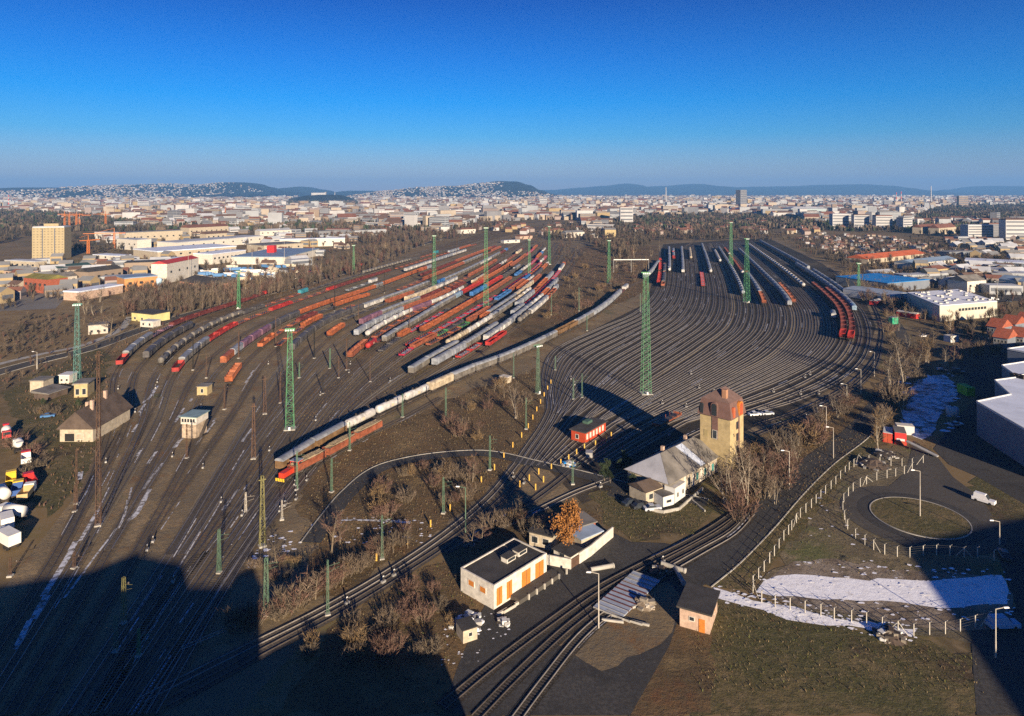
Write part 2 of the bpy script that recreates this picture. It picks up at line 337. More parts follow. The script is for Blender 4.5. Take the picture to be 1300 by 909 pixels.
def track(yard, W, ball, near_sleepers=300, step=3.0):
    """W: ground points far to near"""
    P = spline(W, step); k = NT[0] % 7; NT[0] += 1; zb = .10 + .006 * k
    root = link('railway_track', None); tag(root, kind='structure')
    bw = 1.7 if ball is m_ballL else 1.55; b = MB(); strip(b, P, -bw, bw, zb); b.obj('ballast', root, m_ballS if yard == 'left' and NT[0] in (4, 9, 13, 19, 24) else m_ballS if ball is m_ballD and yard == 'right' and NT[0] in (43, 52, 61) else ball)
    b = MB()
    for s in (-1, 1): ribbon(b, P, s * .7525, .10, zb, zb + .20)
    b.obj('rails', root, m_railb if yard == 'right' or NT[0] % 3 == 0 else m_rail)
    Q = [p for p in P if p.y < near_sleepers]
    if len(Q) > 2:
        Q = spline(Q, .65); b = MB(); z = zb + .03
        for j in range(1, len(Q) - 1):
            t = (Q[j+1] - Q[j-1]).normalized(); q = Vector((-t.y, t.x)); p = Q[j]
            b.face([(*(p + q*s1*1.25 + t*s2*.13), z) for s1, s2 in ((-1,-1),(-1,1),(1,1),(1,-1))][::-1])
        b.obj('sleepers', root, m_slp)
    TRK[yard].append(P); return P
def family(yard, guides, counts, ball, merges):
    """tracks interpolated between guide lines (photo-traced ground curves); merges: station -> list of merge group sizes"""
    Wg = [[Vector((p.x, p.y)) for p in gp(g_)] for g_ in guides]; tr = []
    for gi, n in enumerate(counts):
        for k in range(n if gi < len(counts) - 1 else n + 1):
            t = k / n; tr.append([a.lerp(b_, t) for a, b_ in zip(Wg[gi], Wg[gi+1])])
    ns = len(guides[0])
    for gs, (st, size, cut) in enumerate(merges):
        # inside each run of `size` tracks the followers bend to the leader at station st and end there
        for i0 in range(0, len(tr), size):
            lead = tr[i0]
            for j in range(i0 + 1, min(i0 + size, len(tr))):
                if cut and len(tr[j]) > st:
                    tr[j] = tr[j][:st] + [lead[st].copy() if len(lead) > st else tr[j][st - 1]]
    for t in tr: track(yard, t, ball)
LG = [
 [(600,303),(500,329),(400,354),(300,388),(215,418),(152,466),(138,545),(85,680),(-60,909)],
 [(650,304),(560,336),(470,370),(400,394),(350,416),(283,465),(235,540),(150,705),(30,909)],
 [(665,305),(590,343),(520,372),(465,392),(415,412),(372,446),(318,530),(215,705),(80,909)],
 [(680,306),(625,346),(570,379),(520,400),(478,422),(438,454),(362,535),(252,705),(115,909)],
 [(690,307),(652,338),(607,364),(565,388),(527,412),(486,438),(420,500),(290,690),(140,909)],
 [(705,309),(685,337),(647,367),(603,395),(560,420),(512,446),(440,510),(320,680),(165,909)],
 [(738,318),(722,346),(698,378),(662,410),(615,445),(556,482),(440,556),(338,668),(195,909)]]
family('left', LG, [5, 3, 5, 3, 3, 8], m_ballL, [(7, 2, True), (6, 4, False)])
RG = [
 [(838,318),(838,345),(832,372),(805,398),(755,420),(705,445),(690,480),(697,520),(655,590)],
 [(875,312),(878,340),(878,375),(862,405),(815,435),(765,465),(735,497),(715,530),(672,592)],
 [(905,308),(925,345),(938,385),(932,415),(900,442),(850,475),(800,505),(757,538),(695,592)],
 [(925,306),(965,345),(1000,385),(1005,420),(980,450),(930,478),(872,508),(815,540),(735,590)],
 [(945,306),(1000,345),(1050,390),(1060,425),(1040,455),(995,480),(935,505),(870,536),(780,588)],
 [(960,305),(1030,345),(1085,385),(1102,415),(1098,450),(1070,480),(1012,508),(945,530),(850,572)]]
family('right', RG, [7, 8, 8, 7, 4], m_ballD, [(7, 3, True), (8, 5, False)])
def line(px, ball=m_ballL, yard='main'): return track(yard, gp(px), ball)
line([(900,296),(842,330),(822,352),(798,365),(770,390),(740,410),(690,437),(640,460),(600,475),(555,495),(500,521),(430,556),(353,603),(300,650),(240,720),(180,800),(120,909)])
line([(560,505),(515,530),(470,552),(420,580),(362,612),(318,655),(262,730),(205,815),(150,909)])
line([(655,590),(620,632),(560,682),(480,735),(400,780),(320,820),(180,890)], m_ballD)
line([(672,592),(640,632),(580,682),(500,735),(425,780),(345,822),(210,895)], m_ballD)
line([(735,590),(690,626),(640,660),(598,684),(560,702)], m_ballD)
line([(850,572),(790,603),(730,626),(670,655),(625,674),(585,694)], m_ballD)
for k in range(3): line([(942+6*k,645+4*k),(910+10*k,668+5*k),(872+10*k,690+5*k),(820+12*k,716+6*k),(760+16*k,748+8*k),(700+20*k,790+8*k),(620+34*k,850+10*k),(560+44*k,900+12*k)], m_yard2)
line([(1118,440),(1108,470),(1075,500),(1020,528),(960,552)], m_ballD)
line([(1052,340),(1100,378),(1118,412),(1113,450),(1080,488),(1020,520),(960,540)], m_ballD)
rb = random.Random(23); sb = MB()
def blobs(zone, n, r0, r1, z):
    for x, y in sample(zone, n, rb):
        q = rb.uniform(r0, r1); k = 9; a0 = rb.uniform(0, 6); sb.face([(x + q*rb.uniform(.5,1.4)*math.cos(a0+6.283*i/k)*1.5, y + q*rb.uniform(.5,1.3)*math.sin(a0+6.283*i/k), z) for i in range(k)]); z += .0008
blobs([(940,740),(990,715),(1060,706),(1160,718),(1280,724),(1290,782),(1150,800),(1000,782),(950,770)], 190, .06, .4, .075)
blobs([(900,742),(960,755),(1080,780),(1170,798),(1160,815),(1060,800),(950,775),(900,758)], 130, .06, .4, .078)
blobs([(1040,625),(1080,620),(1110,690),(1060,700),(1020,680)], 20, .1, .4, .08)
blobs([(380,660),(440,655),(560,662),(540,690),(430,690)], 60, .08, .35, .08)
blobs([(250,700),(300,690),(380,672),(390,690),(330,720),(262,735)], 60, .1, .5, .08)
blobs([(560,800),(640,775),(660,790),(600,850),(560,860)], 40, .06, .25, .1)
blobs([(1130,470),(1210,462),(1225,520),(1185,575),(1140,560)], 60, .3, 1.3, .064)
tag(sb.obj('snow_scraps', m=m_snow), kind='stuff')
# patches of old snow lying between rails
r = random.Random(11); sn = MB()
def snow_line(px, w, gaps=.5, z=.145):
    P = spline(gp(px), 2.0); i = 0
    while i < len(P) - 4:
        n = r.randint(2, 9)
        if r.random() > gaps:
            seg = P[i:i+n+1]
            if len(seg) > 2:
                o_ = r.uniform(-.5, .5); strip(sn, seg, o_ - w*r.uniform(.3, .6), o_ + w*r.uniform(.3, .6), z + r.uniform(0, .02))
        i += n
for P in TRK['left'] + TRK['main']:
    Q = [p for p in P if p.y < 330]
    i = 0
    while i < len(Q) - 4:
        n = r.randint(1, 6)
        if r.random() < (.13 if Q[i].x > -90 - .1 * Q[i].y else .30):
            seg = Q[i:i+n+1]
            if len(seg) > 1: o_ = r.choice((-1.9, -1.2, 0, 1.2, 1.9)); wv = r.uniform(.05, .16); strip(sn, seg, o_ - wv, o_ + wv, .155 + r.uniform(0, .02))
        i += n
for P in TRK['right']:  # white segments of snow here also stand in for glints along the rails
    i = 0
    while i < len(P) - 6:
        n = r.randint(2, 8)
        if r.random() < .16:
            seg = P[i:i+n+1]; o_ = r.choice((-1.9, 0, 1.9)); wv = r.uniform(.06, .22); strip(sn, seg, o_ - wv, o_ + wv, .155 + r.uniform(0, .02))
        i += n
snow_line([(165,620),(154,664),(123,708),(84,760)], .5, .1); snow_line([(188,622),(170,655),(160,662)], 1.2, .1)
snow_line([(123,648),(84,715),(50,770),(22,825)], 1.3, .03, .16); snow_line([(100,600),(92,640)], 1.5, .2); snow_line([(430,560),(520,520)], .5, .6)
for q in range(14):
    a = r.uniform(130, 330); bb = r.uniform(470, 640); snow_line([(a, bb), (a - 14, bb + 18), (a - 25, bb + 34)], r.uniform(.5, 1.2), .35)
snow_line([(395,668),(430,662),(480,662),(540,666)], 1.0, .2)
sn_o = sn.obj('thin_snow_and_glints', m=m_snowp); tag(sn_o, kind='stuff')
# ---------------------------------------------------------------- wagons
WC = {'brown': (.16, .095, .045), 'grey': (.15, .135, .115), 'dark grey': (.075, .068, .065), 'white': (.46, .44, .41), 'cream': (.40, .33, .23), 'red': (.32, .028, .022),
      'dark red': (.125, .03, .024), 'orange': (.29, .085, .032), 'rust brown': (.24, .075, .038), 'crimson': (.34, .02, .045), 'blue': (.04, .13, .32), 'green': (.05, .20, .07),
      'silver': (.25, .265, .29), 'purple': (.16, .08, .11), 'pale blue': (.20, .28, .36), 'teal': (.04, .20, .24)}
def wm(c, sfx='', k=1.0, a=.48): return mat('wagon_' + c.replace(' ', '_') + sfx, tuple(min(.8, x * k) for x in WC[c]), .6, a, .5)
m_iron = mat('dark_iron', (.045, .036, .03), .8, .3, .6); m_black = mat('soot_black', (.018, .017, .016), .9, .2, .5)
m_roofg = mat('wagon_roof_grey', (.22, .23, .25), .6, .45, .4); m_coal = mat('wagon_load', (.05, .042, .035), .95, .5, 1.2); m_wheel = mat('wheel_steel', (.10, .08, .065), .5, .2, 1)
m_wood = mat('plank_grey', (.22, .19, .15), .9, .3, .8); m_ylw = mat('safety_yellow', (.72, .46, .03), .6, .15, .6)
def wheelset(mb, x):
    for s in (-1, 1): mb.tube((x, s * .68, .66), (x, s * .82, .66), .47, n=12)
    mb.tube((x, -.8, .66), (x, .8, .66), .08, n=6)
ZR = .31
def wagon_parts(kind, col, L):
    """list of (part name, MB, material, sub-parts)"""
    h = L / 2; P = []; c = wm(col)
    def ribs(mb, n, z0, z1, y=1.42, w=.12, d=.07):
        for i in range(n):
            x = -h + .3 + (L - .6) * i / (n - 1)
            for s in (-1, 1): mb.box(x - w/2, x + w/2, min(s*y, s*(y+d)), max(s*y, s*(y+d)), z0, z1)
    if kind == 'covered':
        b = MB(); b.box(-h, h, -1.38, 1.38, 1.2, 3.35); ribs(b, 8 if L < 16 else 12, 1.2, 3.35, 1.38); P.append(('body', b, c))
        b = MB(); b.profx([(-1.46, 3.35), (1.46, 3.35), (1.36, 3.72), (1.0, 4.02), (.5, 4.18), (0, 4.23), (-.5, 4.18), (-1.0, 4.02), (-1.36, 3.72)], -h - .08, h + .08); P.append(('roof', b, m_roofg if col in ('grey', 'brown', 'white', 'silver') else wm(col, '_roof', 1.15)))
        for s in (-1, 1):
            b = MB(); b.box(-1.5 + s*1.6, 1.5 + s*1.6, *sorted((s*1.46, s*1.50)), 1.25, 3.2); P.append(('door', b, wm(col, '_door', .8)))
    elif kind == 'tarp':
        b = MB(); b.profx([(-1.45, 1.2), (1.45, 1.2), (1.5, 2.9), (1.25, 3.7), (.7, 4.15), (0, 4.3), (-.7, 4.15), (-1.25, 3.7), (-1.5, 2.9)], -h + .2, h - .2); P.append(('cover', b, wm(col, '_tarp', 1.0, .15)))
        for s in (-1, 1):
            b = MB(); b.profx([(-1.5, 1.2), (1.5, 1.2), (1.55, 2.95), (1.3, 3.78), (.7, 4.23), (0, 4.38), (-.7, 4.23), (-1.3, 3.78), (-1.55, 2.95)], *sorted((s*(h-.2), s*h))); P.append(('end_wall', b, wm(col, '_end', .75)))
    elif kind == 'tank':
        b = MB(); b.lathe([(.3, -h+.35), (1.0, -h+.5), (1.38, -h+.9), (1.42, -h+1.3), (1.42, h-1.3), (1.38, h-.9), (1.0, h-.5), (.3, h-.35)], 16, ax='x', c=(0, 0, 2.75)); P.append(('tank', b, c, True))
        b = MB(); b.tube((0, 0, 4.1), (0, 0, 4.45), .35, .3, 10); b.box(-2.2, 2.2, -.35, .35, 4.14, 4.2); b.box(-2.3, -2.22, -.35, .35, 4.2, 4.9); P.append(('dome', b, m_iron))
        for x in (-h+1.6, h-1.6): b = MB(); b.box(x-.15, x+.15, -1.1, 1.1, 1.2, 1.9); P.append(('saddle', b, m_iron))
        for y in (-1.455, 1.43): b = MB(); b.box(-.7, .7, y, y+.025, 2.3, 3.2); P.append(('hazard_panel', b, mat('placard', (.55, .45, .3), .6, .2)))
    elif kind == 'hopper':
        b = MB(); hh = 3.75
        for s in (-1, 1): b.hexa([(-h+1.0, s*1.3, 1.5), (h-1.0, s*1.3, 1.5), (h-1.0, s*1.42, 1.5), (-h+1.0, s*1.42, 1.5)][::s], [(-h+.2, s*1.38, hh), (h-.2, s*1.38, hh), (h-.2, s*1.5, hh), (-h+.2, s*1.5, hh)][::s])
        for s in (-1, 1): b.hexa([(s*(h-1.1), -1.38, 1.5), (s*(h-1.0), -1.38, 1.5), (s*(h-1.0), 1.38, 1.5), (s*(h-1.1), 1.38, 1.5)][::s], [(s*(h-.35), -1.46, hh), (s*(h-.2), -1.46, hh), (s*(h-.2), 1.46, hh), (s*(h-.35), 1.46, hh)][::s])
        ribs(b, 9, 1.6, hh, 1.46); P.append(('body', b, c))
        b = MB(); b.hexa([(-1.1, -.9, 1.0), (1.1, -.9, 1.0), (1.1, .9, 1.0), (-1.1, .9, 1.0)], [(-h+.9, -1.36, 2.1), (h-.9, -1.36, 2.1), (h-.9, 1.36, 2.1), (-h+.9, 1.36, 2.1)]); P.append(('chute', b, wm(col, '_in', .4)))
        for x in (-L/6, L/6): b = MB(); b.box(x-.08, x+.08, -1.4, 1.4, 2.1, hh-.1); P.append(('partition', b, wm(col, '_door', .8)))
        for s in (-1, 1):
            b = MB(); b.box(*sorted((s*(h-.9), s*h)), -1.3, 1.3, 1.2, 1.32); b.box(*sorted((s*(h-.06), s*h)), -1.3, 1.3, 2.2, 2.3); P.append(('platform', b, m_iron))
    elif kind == 'open':
        b = MB()
        for s in (-1, 1): b.box(-h, h, *sorted((s*1.32, s*1.40)), 1.2, 2.95); b.box(*sorted((s*(h-.1), s*h)), -1.38, 1.38, 1.2, 2.95)
        ribs(b, 9, 1.2, 3.0, 1.40)
        for s in (-1, 1): b.box(-h, h, *sorted((s*1.30, s*1.50)), 2.95, 3.07)
        P.append(('body', b, c)); b = MB(); b.box(-h+.15, h-.15, -1.3, 1.3, 1.2, 1.45); P.append(('load', b, m_coal))
    elif kind == 'timber':
        b = MB()
        for s in (-1, 1): b.box(-h, h, *sorted((s*1.32, s*1.40)), 1.2, 3.1); b.box(*sorted((s*(h-.1), s*h)), -1.38, 1.38, 1.2, 3.1)
        ribs(b, 9, 1.2, 3.15, 1.40); P.append(('body', b, c)); b = MB(); rr = random.Random(3)
        for i in range(46):
            y = -1.2 + 2.4 * rr.random(); z = 3.0 + rr.random() * .35; a = rr.uniform(-h + .3, -1.5); b.box(a, a + rr.uniform(3, 6), y - .11, y + .11, z, z + .2)
        for i in range(46):
            y = -1.2 + 2.4 * rr.random(); z = 3.0 + rr.random() * .3; a = rr.uniform(-1, 2.2); b.box(a, min(h - .3, a + rr.uniform(3, 5)), y - .11, y + .11, z, z + .2)
        b.box(-h+.15, h-.15, -1.3, 1.3, 1.3, 2.95); P.append(('load', b, mat('timber_load', (.30, .23, .14), .9, .4, 1)))
    elif kind == 'flat':
        b = MB(); b.box(-h, h, -1.35, 1.35, 1.08, 1.3)
        for i in range(6):
            for s in (-1, 1): x = -h + .5 + (L-1) * i / 5; b.box(x-.07, x+.07, *sorted((s*1.35, s*1.47)), 1.15, 2.3)
        P.append(('body', b, c)); b = MB()
        for i in range(4):
            x = -h + .9 + i * (L - 1.8) / 4; b.box(x + .1, x + (L-1.8)/4 - .35, -1.15, 1.15, 1.3, 1.42 + .1 * (i % 2))
        P.append(('deck_board', b, wm('silver' if col in ('red', 'crimson') else 'dark grey', '_deck', .8)))
        for s in (-1, 1): b = MB(); b.box(*sorted((s*(h-.12), s*h)), -1.35, 1.35, 1.3, 1.85); P.append(('end_wall', b, c))
    b = MB(); b.box(-h, h, -1.1, 1.1, .95, 1.18); b.box(-h-.05, h+.05, -1.3, -1.1, .98, 1.16); b.box(-h-.05, h+.05, 1.1, 1.3, .98, 1.16)
    P.append(('underframe', b, m_iron if kind != 'flat' else wm(col, '_door', .8)))
    for s in (-1, 1):
        for t in (-1, 1): b = MB(); b.tube((s*h, t*.87, 1.05), (s*(h+.5), t*.87, 1.05), .1, n=8); b.tube((s*(h+.5), t*.87, 1.05), (s*(h+.55), t*.87, 1.05), .24, n=10); P.append(('buffer', b, m_iron))
        b = MB(); x = s*(h-2.1) if L < 11.5 else s*(h-2.3)
        if L < 11.5: wheelset(b, x)
        else: wheelset(b, x-.9); wheelset(b, x+.9); b.box(x-1.4, x+1.4, -1.0, -.84, .5, .8); b.box(x-1.4, x+1.4, .84, 1.0, .5, .8)
        P.append(('bogie' if L >= 11.5 else 'wheelset', b, m_wheel))
    return P
WN = {'covered': 'covered_wagon', 'tarp': 'covered_wagon', 'tank': 'tank_wagon', 'hopper': 'hopper_wagon', 'open': 'open_wagon', 'timber': 'open_wagon', 'flat': 'flat_wagon'}
PROTO = {}
def wagon(kind, col, L, near, loc, rz, label, group):
    key = (kind, col, L, near)
    if key not in PROTO:
        parts = wagon_parts(kind, col, L)
        if near:
            PROTO[key] = [(p[0], p[1].mesh(p[0], len(p) > 3)) for p in parts]
            for p, (n_, me) in zip(parts, PROTO[key]): me.materials.clear(); me.materials.append(p[2])
        else:
            b = MB()
            for p in parts:
                if p[0] in ('buffer',): continue
                k = len(b.v); b.v += p[1].v; i = b.mi(p[2])
                for f in p[1].f: b.f.append(tuple(q + k for q in f)); b.m.append(i)
            PROTO[key] = b.mesh(WN[kind])
    nm = WN[kind]
    if near:
        o = thing(nm, loc, rz, label, nm.replace('_', ' '), group)
        for n_, me in PROTO[key]: link(n_, me, o)
    else: o = tag(link(nm, PROTO[key], None, loc, rz), label, nm.replace('_', ' '), group)
    return o
USED = {}
NW = {}
def train(desc, yard, front, tail, seq, L=14.0, gap=1.3, group=None, only=None):
    """desc: words that single the train out; front / tail: where its near and far ends stand in the photo; seq: list of (kind, colour, count)"""
    A, B = G(*front), G(*tail); A = Vector((A.x, A.y)); B = Vector((B.x, B.y)); best = None
    for ti, P in enumerate(TRK[yard]):
        ia = min(range(len(P)), key=lambda i: (P[i] - A).length); ib = min(range(len(P)), key=lambda i: (P[i] - B).length)
        if ia <= ib: continue
        cost = 2 * (P[ia] - A).length + .5 * (P[ib] - B).length
        for (a, b_) in USED.get((yard, ti), []):
            if not (ib > a + 2 or ia < b_ - 2): cost += 1e4
        if only is not None and ti != only: cost += 1e5
        if best is None or cost < best[0]: best = (cost, ti, ia, ib)
    cost, ti, ia, ib = best
    if cost > 9e3: print('TRAIN no free track', desc); return
    USED.setdefault((yard, ti), []).append((ia, ib))
    P = TRK[yard][ti][ib:ia + 1][::-1]       # near to far
    S = [0.0]
    for i in range(1, len(P)): S.append(S[-1] + (P[i] - P[i-1]).length)
    def at(s):
        if s <= 0: return P[0]
        for i in range(1, len(P)):
            if S[i] >= s: return P[i-1].lerp(P[i], (s - S[i-1]) / (S[i] - S[i-1]))
        return P[-1] + (P[-1] - P[-2]).normalized() * (s - S[-1])
    total = S[-1]; s = 0; n = 0; flat = []; 
    while sum(c[2] for c in seq) > len(flat):
        for c in seq: flat += [(c[0], c[1])] * c[2]
    while s + L * .6 < total:
        k, c = flat[n % len(flat)]; a, b_ = at(s + .12*L), at(s + .88*L); m_ = (a + b_) / 2; d = b_ - a
        for mid in ('from the near end of', 'from front of', 'in'):
            lab = f'{c} {WN[k].replace("_", " ")}, {ordw(n+1)} {mid} {desc}'
            if len(lab.replace('-', ' ').split()) <= 16: break
        wagon(k, c, L, m_.y < 330, (m_.x, m_.y, ZR), math.atan2(d.y, d.x), lab, group or desc); n += 1; s += L + gap
        NW[WN[k]] = NW.get(WN[k], 0) + 1
# ---- main-line train through the middle, and the two trains beside it
train('the long curved middle train', 'main', (353,600), (798,366), [('covered','brown',2),('tank','white',2),('tank','white',1),('covered','cream',1),('covered','grey',6),('hopper','brown',2),('covered','grey',2),('covered','silver',6),('flat','dark red',1),('covered','white',3),('hopper','orange',1),('covered','silver',2),('hopper','red',2),('tank','cream',1)], 15.5, 1.2, only=0)
train('the timber train beside the brown wagons', 'main', (372,604), (470,550), [('timber','rust brown',8)], 13, 1.2, only=1)
# ---- left yard
L_ = 'left'
train('the outermost left train', L_, (152,466), (480,333), [('open','red',1),('covered','grey',3),('flat','purple',2),('open','dark red',8),('open','red',1),('open','dark red',5),('flat','grey',3),('open','dark red',4)])
train('the short dark train at the left', L_, (196,457), (252,417), [('covered','dark grey',4)])
train('the tank train at the left', L_, (207,466), (560,318), [('tank','grey',9),('open','dark grey',2),('flat','rust brown',4),('covered','teal',1),('flat','dark grey',8)], 13)
train('the red-ended left train', L_, (222,476), (530,345), [('open','red',1),('covered','grey',3),('open','red',3),('flat','rust brown',3),('open','red',2),('flat','rust brown',4),('open','red',1),('open','dark red',12)])
train('the graffiti-covered left train', L_, (285,464), (600,341), [('covered','orange',1),('covered','silver',1),('covered','purple',3),('covered','dark grey',3),('hopper','orange',8),('covered','grey',1),('hopper','orange',7)])
train('the orange engineering rake', L_, (298,490), (314,469), [('hopper','orange',3)], 11)
train('the rusty train with orange nose', L_, (326,444), (480,376), [('open','orange',2),('flat','rust brown',3),('open','dark red',2),('flat','dark grey',2),('hopper','orange',3)], 12)
train('the curved black and white train', L_, (370,448), (548,362), [('covered','dark grey',8),('covered','white',2),('covered','grey',10)], 14)
train('the mixed far train beyond the curved one', L_, (560,362), (650,318), [('covered','blue',1),('covered','grey',9),('covered','white',4),('covered','grey',4),('open','dark red',3)])
train('the far white train near the outer left track', L_, (488,345), (570,319), [('covered','white',6),('covered','silver',5)])
train('the far grey train near the outer left track', L_, (415,370), (462,357), [('flat','silver',3),('covered','white',2)])
train('the lone orange pair beside the tall green mast', L_, (418,431), (437,417), [('hopper','orange',2)], 12)
train('the pink-nosed grey train', L_, (455,414), (545,372), [('covered','purple',2),('covered','grey',4),('open','dark red',3),('covered','white',3)])
train('the white wagon train left of centre', L_, (460,428), (600,360), [('covered','silver',5),('hopper','rust brown',6),('open','dark red',5)])
train('the second white wagon train left of centre', L_, (470,431), (585,368), [('tank','white',5),('covered','purple',2)])
train('the rust flat train running to the far end', L_, (434,458), (650,352), [('hopper','rust brown',2),('flat','rust brown',16)])
train('the red tank train at the left yard front', L_, (442,446), (470,432), [('tank','red',1),('flat','dark red',2)])
train('the far cream train', L_, (540,385), (590,356), [('covered','cream',4),('covered','white',8),('hopper','dark red',2)])
train('the far red hopper train', L_, (560,368), (640,333), [('flat','rust brown',5),('hopper','rust brown',20)])
train('the long sliding-wall train', L_, (488,437), (618,360), [('covered','grey',8),('covered','pale blue',1),('hopper','red',4)], 17)
train('the dark train beyond the sliding-wall train', L_, (592,378), (650,340), [('covered','blue',3),('hopper','red',4),('open','dark grey',4),('covered','grey',4)])
train('the orange hopper train', L_, (532,424), (640,355), [('hopper','orange',9),('hopper','rust brown',8)], 12.5)
train('the crimson flat train', L_, (514,442), (622,379), [('flat','red',3),('flat','crimson',16)])
train('the far orange train beyond the hopper train', L_, (622,366), (662,336), [('hopper','orange',12),('flat','rust brown',4)])
train('the far crimson train', L_, (632,371), (688,326), [('flat','crimson',14),('tank','white',2)])
train('the low mixed flat train', L_, (506,454), (600,404), [('flat','crimson',1),('open','rust brown',2),('flat','green',1),('flat','dark grey',2),('flat','green',2),('flat','dark grey',3)])
train('the far blue and brown train', L_, (612,398), (690,338), [('flat','dark grey',3),('open','blue',3),('hopper','rust brown',4),('covered','blue',2),('open','rust brown',6)])
train('the grey sliding-wall train at the front', L_, (520,477), (600,433), [('covered','grey',3),('flat','dark grey',4)], 17)
train('the second grey train at the front', L_, (551,468), (640,415), [('covered','silver',2),('covered','grey',2)], 17)
train('the cream tank train behind the grey pair', L_, (575,443), (680,372), [('tank','cream',2),('tank','white',3),('covered','grey',4)])
train('the orange and cream far train', L_, (610,408), (676,352), [('hopper','orange',1),('covered','grey',5),('covered','cream',5),('hopper','rust brown',5)])
train('the red frame flat train', L_, (582,458), (612,441), [('flat','red',3)])
train('the red wagon group near the middle', L_, (622,442), (642,428), [('open','red',2)])
train('the white and red train right of centre', L_, (612,435), (700,358), [('covered','white',3),('covered','silver',4),('tank','white',3),('hopper','orange',2),('covered','silver',4),('hopper','red',3)])
train('the long crimson train by the scrub', L_, (650,402), (712,336), [('covered','silver',2),('flat','crimson',14),('covered','white',3),('hopper','orange',4)])
train('the white and grey right-edge train', L_, (655,412), (704,366), [('tank','grey',2),('covered','white',4),('open','rust brown',3),('covered','silver',4)])
train('the inner right-edge train', L_, (676,392), (712,350), [('covered','silver',4),('open','rust brown',2),('hopper','orange',3),('covered','silver',3)])
train('the last short train by the scrub', L_, (708,372), (726,338), [('hopper','orange',3),('tank','white',2),('covered','dark grey',4)])
train('the far rust train behind the outermost cars', L_, (500,343), (600,311), [('flat','rust brown',12),('covered','silver',3),('hopper','rust brown',4)])
train('the distant dark red row at far left', L_, (540,352), (640,314), [('open','dark red',8),('hopper','rust brown',12)])
train('the far rust row beyond the graffiti wagons', L_, (545,372), (655,316), [('flat','rust brown',4),('hopper','rust brown',9),('covered','grey',6)])
train('the distant mixed row left of the slim mast', L_, (602,362), (668,318), [('covered','cream',3),('hopper','dark red',6),('tank','white',3),('flat','rust brown',6)])
train('the distant crimson row behind the slim mast', L_, (655,340), (692,314), [('hopper','rust brown',8),('flat','crimson',6)])
train('the distant blue and white row', L_, (650,352), (700,318), [('open','blue',2),('tank','white',4),('flat','crimson',5),('hopper','orange',3)])
train('the low brown row among the near flats', L_, (540,440), (605,392), [('flat','rust brown',3),('flat','green',1),('hopper','rust brown',3)])
train('the dark flat row before the cream tank train', L_, (560,452), (640,396), [('flat','dark grey',2),('hopper','orange',1),('flat','crimson',4),('flat','dark grey',3)])
train('the rust row inside the left curve', L_, (330,442), (420,390), [('flat','rust brown',3),('hopper','orange',2),('flat','dark grey',2)])
train('the low dark row behind the curved train', L_, (440,408), (540,366), [('flat','dark grey',4),('hopper','rust brown',3)])
# ---- right yard
Rr = 'right'
train('the silver train by the gantry', 'main', (802,354), (822,334), [('covered','silver',6)])
train('the leftmost red and grey right-yard train', Rr, (829,361), (839,332), [('hopper','red',4),('open','rust brown',2)])
train('the grey train beside the red hoppers', Rr, (841,365), (850,338), [('open','rust brown',1),('covered','dark grey',4)])
train('the first white train of the right yard', Rr, (846,346), (853,316), [('tank','white',1),('covered','silver',9)])
train('the second white train of the right yard', Rr, (864,347), (868,316), [('covered','white',12)])
train('the short far pair of the right yard', Rr, (853,330), (857,318), [('hopper','red',1),('covered','silver',3)])
train('the far tank pair in the right yard', Rr, (877,330), (880,318), [('tank','cream',4)])
train('the lone red flats in the right yard', Rr, (890,365), (888,348), [('flat','red',5)], 9)
train('the silver train right of the red flats', Rr, (902,348), (896,312), [('tank','white',1),('covered','silver',14)])
train('the far single white group', Rr, (915,334), (912,320), [('tank','white',5)])
train('the long white tank train by the green mast', Rr, (942,376), (913,316), [('tank','silver',26)], 12.5)
train('the dark red hopper row behind the green mast', Rr, (942,350), (926,318), [('tank','white',1),('hopper','dark red',8),('open','rust brown',4)])
train('the brown wagons right of the green mast', Rr, (968,388), (955,350), [('hopper','rust brown',3),('covered','grey',8)])
train('the long silver train of the right yard', Rr, (1000,389), (950,318), [('covered','silver',24)], 15)
train('the brown hopper trio of the right yard', Rr, (1010,387), (998,366), [('hopper','rust brown',5)])
train('the white-ended tank train', Rr, (1022,366), (964,312), [('tank','white',28)], 12.5)
train('the outer white train of the right yard', Rr, (1034,343), (975,308), [('covered','silver',20)])
train('the outermost silver train', Rr, (1096,397), (1040,338), [('covered','pale blue',1),('covered','silver',20)])
train('the inner red hopper train on the right curve', Rr, (1072,432), (1056,364), [('hopper','red',1),('hopper','dark red',20)], 12.5)
train('the outer red hopper train on the right curve', Rr, (1085,434), (1072,372), [('hopper','red',1),('hopper','dark red',20)], 12.5)
train('the silver train beside the right curve', Rr, (1074,376), (1046,346), [('covered','silver',20)])
train('the lone white wagon near the right curve', Rr, (1066,407), (1064,401), [('covered','white',1)], 12)
print('WAGONS', NW)
# shunting engine at the head of the timber train
lp = TRK['main'][1]; i0 = min(range(len(lp)), key=lambda i: (lp[i] - Vector(G(366, 609)[:2])).length)
d = lp[i0-2] - lp[i0+2]
t = thing('locomotive', (*lp[i0], ZR), math.atan2(d.y, d.x), 'small red shunting locomotive with yellow and black striped nose', 'locomotive')
m_lred = mat('loco_red', (.50, .045, .02), .5, .15)
b = MB(); b.box(-5, 5, -1.4, 1.4, .95, 1.35); b.obj('underframe', t, m_iron)
b = MB(); b.box(-4.4, 1.2, -.85, .85, 1.35, 2.7); b.box(3.3, 4.6, -.85, .85, 1.35, 2.4); b.obj('hood', t, m_lred)
cb = MB(); cb.box(1.2, 3.3, -1.35, 1.35, 1.35, 3.9); cb = cb.obj('cab', t, m_lred)
b = MB(); b.box(1.0, 3.5, -1.45, 1.45, 3.9, 4.05); b.obj('roof', t, m_roofg)
